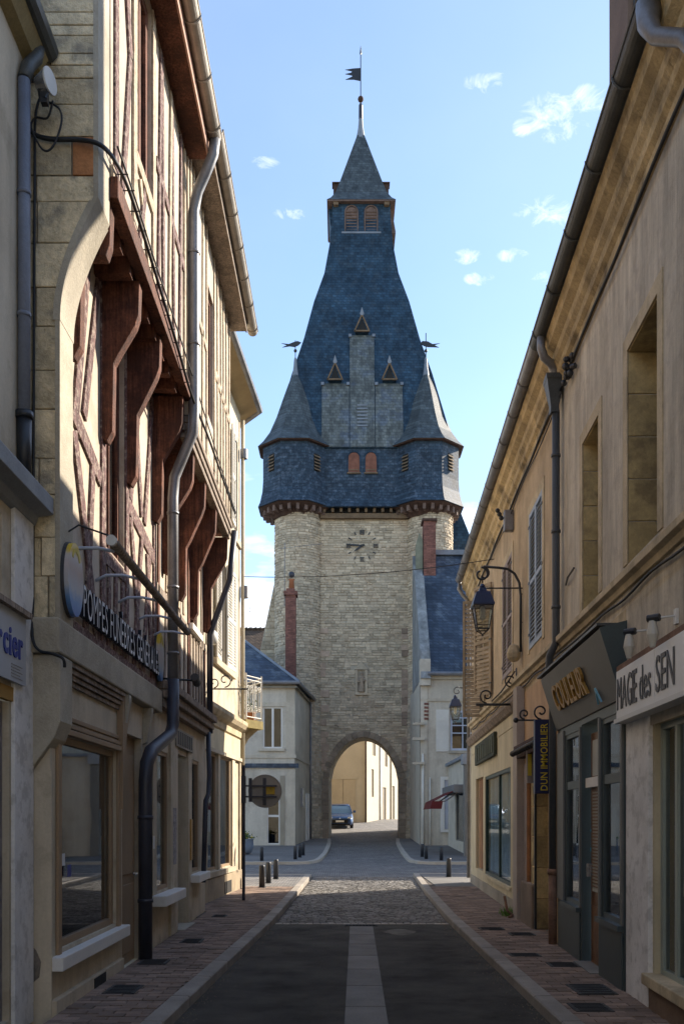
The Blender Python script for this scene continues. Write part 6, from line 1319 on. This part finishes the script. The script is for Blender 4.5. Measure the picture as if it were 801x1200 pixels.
fn = lambda o, z: RF(14.9, o, z); m = MB(); m.tube([fn(-.05, 3.42), fn(.65, 3.42)], .022, 6); m.tube([fn(0, 3.4), fn(0, 4.0)], .02, 6); m.tube(spiral(fn, (.48, 3.56), .12, .02, R(-90), R(400)), .013, 6); m.tube(spiral(fn, (.1, 3.8), .1, .02, R(-90), R(400)), .013, 6); m.tube([fn(.03, 3.95), fn(.25, 3.62), fn(.4, 3.47)], .012, 6); m.build('scroll', iron, ib)
# cables on the right
cable('facade_cable', 'black cable sagging along below the right string course', [RF(s, .03, tl(s) - .06 - .04 * math.sin(s * 1.7) ** 2) for s in [5 + k * .8 for k in range(22)]], .012, 3)
cable('eaves_cable', 'bundle of dark cables running below the right cornice', [RF(s, .045, 6.69 - .035 * math.sin(s * 1.3) ** 2) for s in [4.5 + k * .8 for k in range(21)]], .016, 3)
cable('eaves_wire', 'thinner wire looping beneath the right cornice bundle', [RF(s, .05, 6.6 - .06 * math.sin(s * .9) ** 2) for s in [11 + k * .7 for k in range(11)]], .008, 3)
jb = T('junction_box', 'grey cable junction with insulators under the ochre house cornice', 'junction box', RF(15.3, .1, 6.4))
MB().box(RF, 15.2, 15.34, 0, .16, 6.28, 6.62).build('housing', zinc, jb, bevel=.02)
for k in range(3): q = RF(15.27, .2 + .03 * k, 6.5 + .06 * k); MB().ball(q, .04, 6).build('insulator', iron, jb)
jb = T('junction_box', 'knot of black cable connectors beside the rain hopper', 'junction box', RF(10.3, .1, 6.6))
for k in range(12): MB().ball(RF(10.2 + random.uniform(0, .5), random.uniform(.04, .1), 6.62 + random.uniform(-.08, .12)), random.uniform(.025, .045), 6).build('connector', iron, jb)
m = MB(); m.tube([RF(10.85, .02, 4.31), RF(10.6, .05, 4.33), RF(10.35, .03, 4.37)], .012, 6); tag(m.build('iron_bar', iron), 'short bent iron bar on the grey wall by the second window', 'bar')

# ================================================================ LANTERNS
def lantern(root, c, k=1.):
    """four-sided tapering street lantern; c = top centre of the roof cap"""
    sq = lambda h, z: [Vector((c.x + a * h * k, c.y + b * h * k, c.z + z * k)) for a, b in ((-1, -1), (1, -1), (1, 1), (-1, 1))]
    MB().rings([sq(.17, -.30), sq(.175, -.275), sq(.11, -.08), sq(.06, -.05), sq(.05, 0)]).build('roof', navy_metal, root)
    MB().lathe(c, [(.03 * k, 0), (.05 * k, .03 * k), (.02 * k, .07 * k)], 8).build('finial', navy_metal, root)
    m = MB(); top, bot = sq(.155, -.30), sq(.095, -.68)
    for a, b in zip(top, bot): m.tube([a, b], .009 * k, 5)
    m.tube(top + top[:1], .011 * k, 5); m.tube(bot + bot[:1], .010 * k, 5); mid = sq(.11, -.62); m.tube(mid + mid[:1], .006 * k, 5)
    for a in bot: m.tube([a, Vector((c.x, c.y, c.z - .76 * k))], .008 * k, 5)
    m.ball(Vector((c.x, c.y, c.z - .77 * k)), .02 * k, 6); m.build('frame', iron, root)
    m = MB(); t2, b2 = sq(.15, -.305), sq(.092, -.675)
    for i in range(4): j = (i + 1) % 4; m.quad(t2[i], t2[j], b2[j], b2[i])
    m.build('glass', lamp_glass, root); MB().lathe(c, [(.03 * k, -.3 * k), (.05 * k, -.36 * k), (.045 * k, -.5 * k), (.01 * k, -.53 * k)], 8).build('bulb', plastic_white, root)
s = 14.3; c = RF(s, .61, 5.12)
ln = T('street_lantern', 'navy four-sided lantern on an arched iron arm from the ochre house', 'street lamp', RF(s, 0, 4.2), 'wall lanterns')
lantern(ln, c, .93)
fn = lambda o, z: RF(s, o, z); m = MB()
m.tube([fn(.03, 4.15), fn(.03, 5.0), fn(.05, 5.2), fn(.12, 5.34), fn(.22, 5.41), fn(.35, 5.43), fn(.6, 5.45)], .02, 8); m.tube(spiral(fn, (.6, 5.33), .12, .03, R(90), R(-400) + R(720)), .014, 8); m.tube(spiral(fn, (.63, 5.33), .11, .05, R(90), R(430)), .016, 8)
m.tube([fn(-.22, 5.12), fn(.55, 5.12)], .012, 6); m.tube([fn(-.12, 5.16), fn(-.12, 4.5)], .012, 6); m.tube([fn(-.12, 4.6), fn(.03, 4.6)], .008, 6); m.tube([fn(-.12, 5.03), fn(.03, 5.03)], .008, 6); m.tube([fn(.61, 5.2), fn(.61, 5.28)], .012, 6); m.build('arm', iron, ln)
tag(MB().lathe(RF(14.4, .12, 4.02), [(.05, 0), (.1, .05), (.11, .12), (.07, .24), (.03, .26)], 10).build('lamp_base_box', string_stone), 'lumpy pale fitting on the wall below the big lantern arm', 'fitting')
c2 = at(533, 817, 23.6)
l2 = T('street_lantern', 'smaller black lantern hanging beyond the street corner before the pale house', 'street lamp', RF(23, 0, 4.0), 'wall lanterns'); lantern(l2, c2, .82)
wx = RF(22.35, 0, 0).x
m = MB(); hy = 22.45
m.tube([Vector((wx + .1, 22.42, c2.z + .2)), Vector((wx + .06, 23.6, c2.z + .22)), Vector((c2.x + .1, 23.6, c2.z + .24))], .015, 6); f2 = lambda o, z: Vector((c2.x - .0 + o, 23.6, z)); m.tube(spiral(f2, (.05, c2.z + .15), .11, .03, R(60), R(420)), .012, 6); m.build('arm', iron, l2)

# ================================================================ STREET THINGS
def bollard(x, y, h, label, src=None):
    z = gz(y) + .09
    if src: return copy_thing(src, (x, y, z), label)
    t = T('bollard', label, 'bollard', (x, y, z), 'dark street bollards')
    MB().lathe((x, y, z), [(.065, 0), (.065, h - .03), (.055, h), (.001, h)], 16).build('post', bollard_m, t); MB().lathe((x, y, z), [(.09, 0), (.085, .02)], 16).build('base', bollard_m, t)
    return t
b0 = bollard(-1.76, 20.7, .5, 'nearest bollard of the three on the left pavement corner')
BL = [(-1.73, 22.1, 'middle bollard of the three on the left pavement corner'), (-1.66, 23.6, 'farthest bollard of the three on the left pavement corner'),
      (-2.86, 33.5, 'lone far bollard left of the far-left group, before the grey house'), (-1.70, 34.2, 'left bollard of the far trio near the tower foot'), (-1.58, 35.2, 'middle bollard of the far trio near the tower foot'), (-1.50, 36.3, 'right bollard of the far trio near the tower foot'),
      (3.08, 34.4, 'left bollard of the far pair right of the arch road'), (3.03, 35.5, 'bollard half hidden behind the left one of the far right pair'), (3.56, 33.7, 'far bollard standing under the red awning'), (2.77, 24.4, 'single nearer bollard on the right pavement corner')]
for x, y, lb in BL: bollard(x, y, .5, lb, b0)
sp = T('road_sign', 'round road sign seen from behind on a pole at the left corner', 'road sign', (-1.82, 17.4, .1))
m = MB(); m.tube([(-1.82, 17.4, .08), (-1.82, 17.4, 2.6)], .03, 10); m.build('pole', zinc_dark, sp)
m = MB(); cc = Vector((-1.42, 17.35, 2.12)); pts = [(cc.x + .3 * math.cos(R(a)), cc.z + .3 * math.sin(R(a))) for a in range(0, 360, 10)]
MB().prism(FF(17.37), pts, -.006, .006).build('disc', sign_back, sp); m = MB(); m.tube([(p[0], 17.37, p[1]) for p in pts + pts[:1]], .012, 5); m.build('rim', sign_back, sp)
m = MB(); m.box(W, -1.82, -1.2, 17.32, 17.35, 2.2, 2.23); m.box(W, -1.82, -1.2, 17.32, 17.35, 2.0, 2.03); m.box(W, -1.46, -1.4, 17.34, 17.36, 1.86, 2.36); m.build('bracket', zinc_dark, sp)
m = MB(); m.box(W, -1.86, -1.78, 17.34, 17.46, 1.9, 2.4); m.box(W, -1.72, -1.66, 17.33, 17.37, 1.92, 2.36); m.build('clamp', zinc_dark, sp); MB().box(W, -1.46, -1.24, 17.345, 17.36, 2.06, 2.2).build('label', sticker, sp)
pp_ = T('planter', 'round grey-blue planter with yellow flowers behind the sign pole', 'planter', (-3.85, 37, gz(37) + .1))
c = Vector((-3.85, 37, gz(37) + .1)); MB().lathe(c, [(.2, 0), (.32, .12), (.38, .35), (.36, .55), (.4, .6), (.36, .6)], 18).build('pot', pot_m, pp_, smooth=True)
m = MB(); m2 = MB()
for k in range(260):
    p = c + Vector((random.gauss(0, .16), random.gauss(0, .16), .62 + abs(random.gauss(0, .12)))); a = Vector((random.uniform(-1, 1), random.uniform(-1, 1), random.uniform(-1, 1))).normalized() * .05; b = a.cross(Vector((.1, 0, 1))).normalized() * .03; (m if k % 4 else m2).quad(p - a, p + b, p + a, p - b)
m.build('foliage', leaf_m, pp_); m2.build('flowers', flower_m, pp_)
covers = [(-1.93, 8.3, .28, .42, 'rectangular iron cover below the big shop window'), (-1.98, 9.9, .3, .3, 'iron cover at the foot of the black drainpipe'), (-1.85, 11.6, .26, .36, 'iron cover by the door of the narrow timbered house'), (-1.9, 14.6, .22, .3, 'farthest small iron cover on the left pavement'),
          (2.2, 8.3, .34, .5, 'iron cover before the white marble pillar'), (1.98, 7.5, .3, .34, 'iron cover nearest the camera by the right kerb'), (2.28, 9.7, .3, .3, 'iron cover at the dark shop doorstep'), (2.02, 10.4, .34, .26, 'long iron cover by the right kerb beyond the dark shop'), (2.35, 12.3, .32, .28, 'iron cover at the yellow doorway'), (2.05, 12.9, .34, .26, 'farthest iron cover on the right pavement')]
for x, y, w_, l_, lb in covers:
    t = T('drain_cover', lb, 'drain cover', (x, y, .09), 'iron covers in the pavements')
    MB().box(W, x - w_ / 2, x + w_ / 2, y - l_ / 2, y + l_ / 2, .07, .1).build('lid', cover_m, t); m = MB()
    for k in range(6): yy = y - l_ / 2 + .03 + k * (l_ - .06) / 5; m.box(W, x - w_ / 2 + .03, x + w_ / 2 - .03, yy - .006, yy + .006, .1, .105)
    m.build('rib', cover_m, t)
m = MB(); m.add([(2.68, 14.9, .101), (2.86, 14.86, .103), (2.87, 14.98, .112), (2.7, 15.02, .104)], [(0, 1, 2, 3)]); tag(m.build('paper_scrap', paper), 'white scrap of paper on the right pavement', 'litter')
m = MB(); c = RF(14.75, .12, .08)
for k in range(260):
    p = c + Vector((random.gauss(0, .07), random.gauss(0, .14), 0)); h = random.uniform(.05, .17); q = Vector((random.gauss(0, .05), random.gauss(0, .05), h)); u = Vector((random.uniform(-1, 1), random.uniform(-1, 1), 0)).normalized() * .006; m.add([p - u, p + u, p + q], [(0, 1, 2)])
o = m.build('grass_tuft', M('bright weed green', (.10, .20, .03), var=.3, bump=0, island=.3)); tag(o, 'green tuft of weeds at the foot of the pale corner shop', 'weed')
m = MB(); m.tube([RF(14.45, .1, .1), RF(14.4, .22, .2), RF(14.42, .26, .42)], .02, 6); m.tube([RF(14.4, .15, .12), RF(14.3, .2, .1)], .025, 6); tag(m.build('boot_scraper', rust), 'small rusty iron guard at the wall foot beside the weeds', 'guard')

m = MB()
for k in range(1500):
    yy = 5.5 + 9 * random.random() ** 1.2; side = random.random() < .5
    x = (rl(yy) + abs(random.gauss(0, .09))) if side else (rr(yy) - abs(random.gauss(0, .09)))
    r_ = random.uniform(.002, .008); z = .001; c = Vector((x, yy, z)); a = random.uniform(0, 6)
    P_ = [c + Vector((r_ * math.cos(a + q), r_ * math.sin(a + q) * 1.4, 0)) for q in (0, 2.1, 4.2)]
    m.add(P_ + [c + Vector((0, 0, r_))], [(0, 1, 3), (1, 2, 3), (2, 0, 3)])
g_ = m.build('grit', M('pale grit', (.22, .18, .13), var=.3, bump=0, island=.5)); g_['kind'] = 'stuff'; g_['label'] = 'grit and dry leaf crumbs gathered along the two kerbs'
m = MB(); c = Vector((.82, 13.3, .0035)); m.quad(*[c + Vector((.22 * math.cos(R(a)) * (1 + .18 * math.sin(a * .11)), .34 * math.sin(R(a)) * (1 + .15 * math.cos(a * .07)), 0)) for a in range(0, 360, 20)]); m.build('worn_patch', M('pale worn asphalt', (.15, .14, .12), var=.4, scale=6, bump=.8, fine=90), road)

# unseen house added behind the viewer for warm bounced light and window reflections
eh = T('added_facing_house', 'unseen cream shuttered house, added to bounce warm light and be mirrored in the shop windows', 'house', (0, -17, 0))
BF = lambda s, o, z: Vector((s, -17 + o, z))
ops = [(x, x + 1.1, z, z + h) for x in (-12.5, -9.6, -6.7, -3.8, -.9, 2.0, 4.9, 7.8, 10.7) for z, h in ((.9, 1.7), (4.2, 1.8), (7.2, 1.5))]
wall(BF, -15, 14, 0, 9.6, 0, ops, .15).build('front_wall', cream_shop, eh)
for a, b, c, d in ops:
    window(BF, a, b, c, d, -.06, eh, white_paint, glass_dark, mull=((a + b) / 2,))
    MB().box(BF, a - .56, a - .02, .003, .04, c, d).build('shutter', cool_white, eh); MB().box(BF, b + .02, b + .56, .003, .04, c, d).build('shutter', cool_white, eh)
MB().prof(BF, [(-9, 9.6), (.4, 9.6), (-4, 12.6)], -15.2, 14.2).build('roof', tile_brown, eh)

for o in bpy.data.objects:
    if o.type == 'MESH' and o.name.split('.')[0] in ('downpipe', 'swan_neck', 'gutter_outlet', 'iron_shoe', 'rusty_shoe', 'housing', 'arm', 'scroll', 'tyre', 'pot', 'post') and not o.modifiers:
        for p in o.data.polygons: p.use_smooth = len(p.vertices) == 4
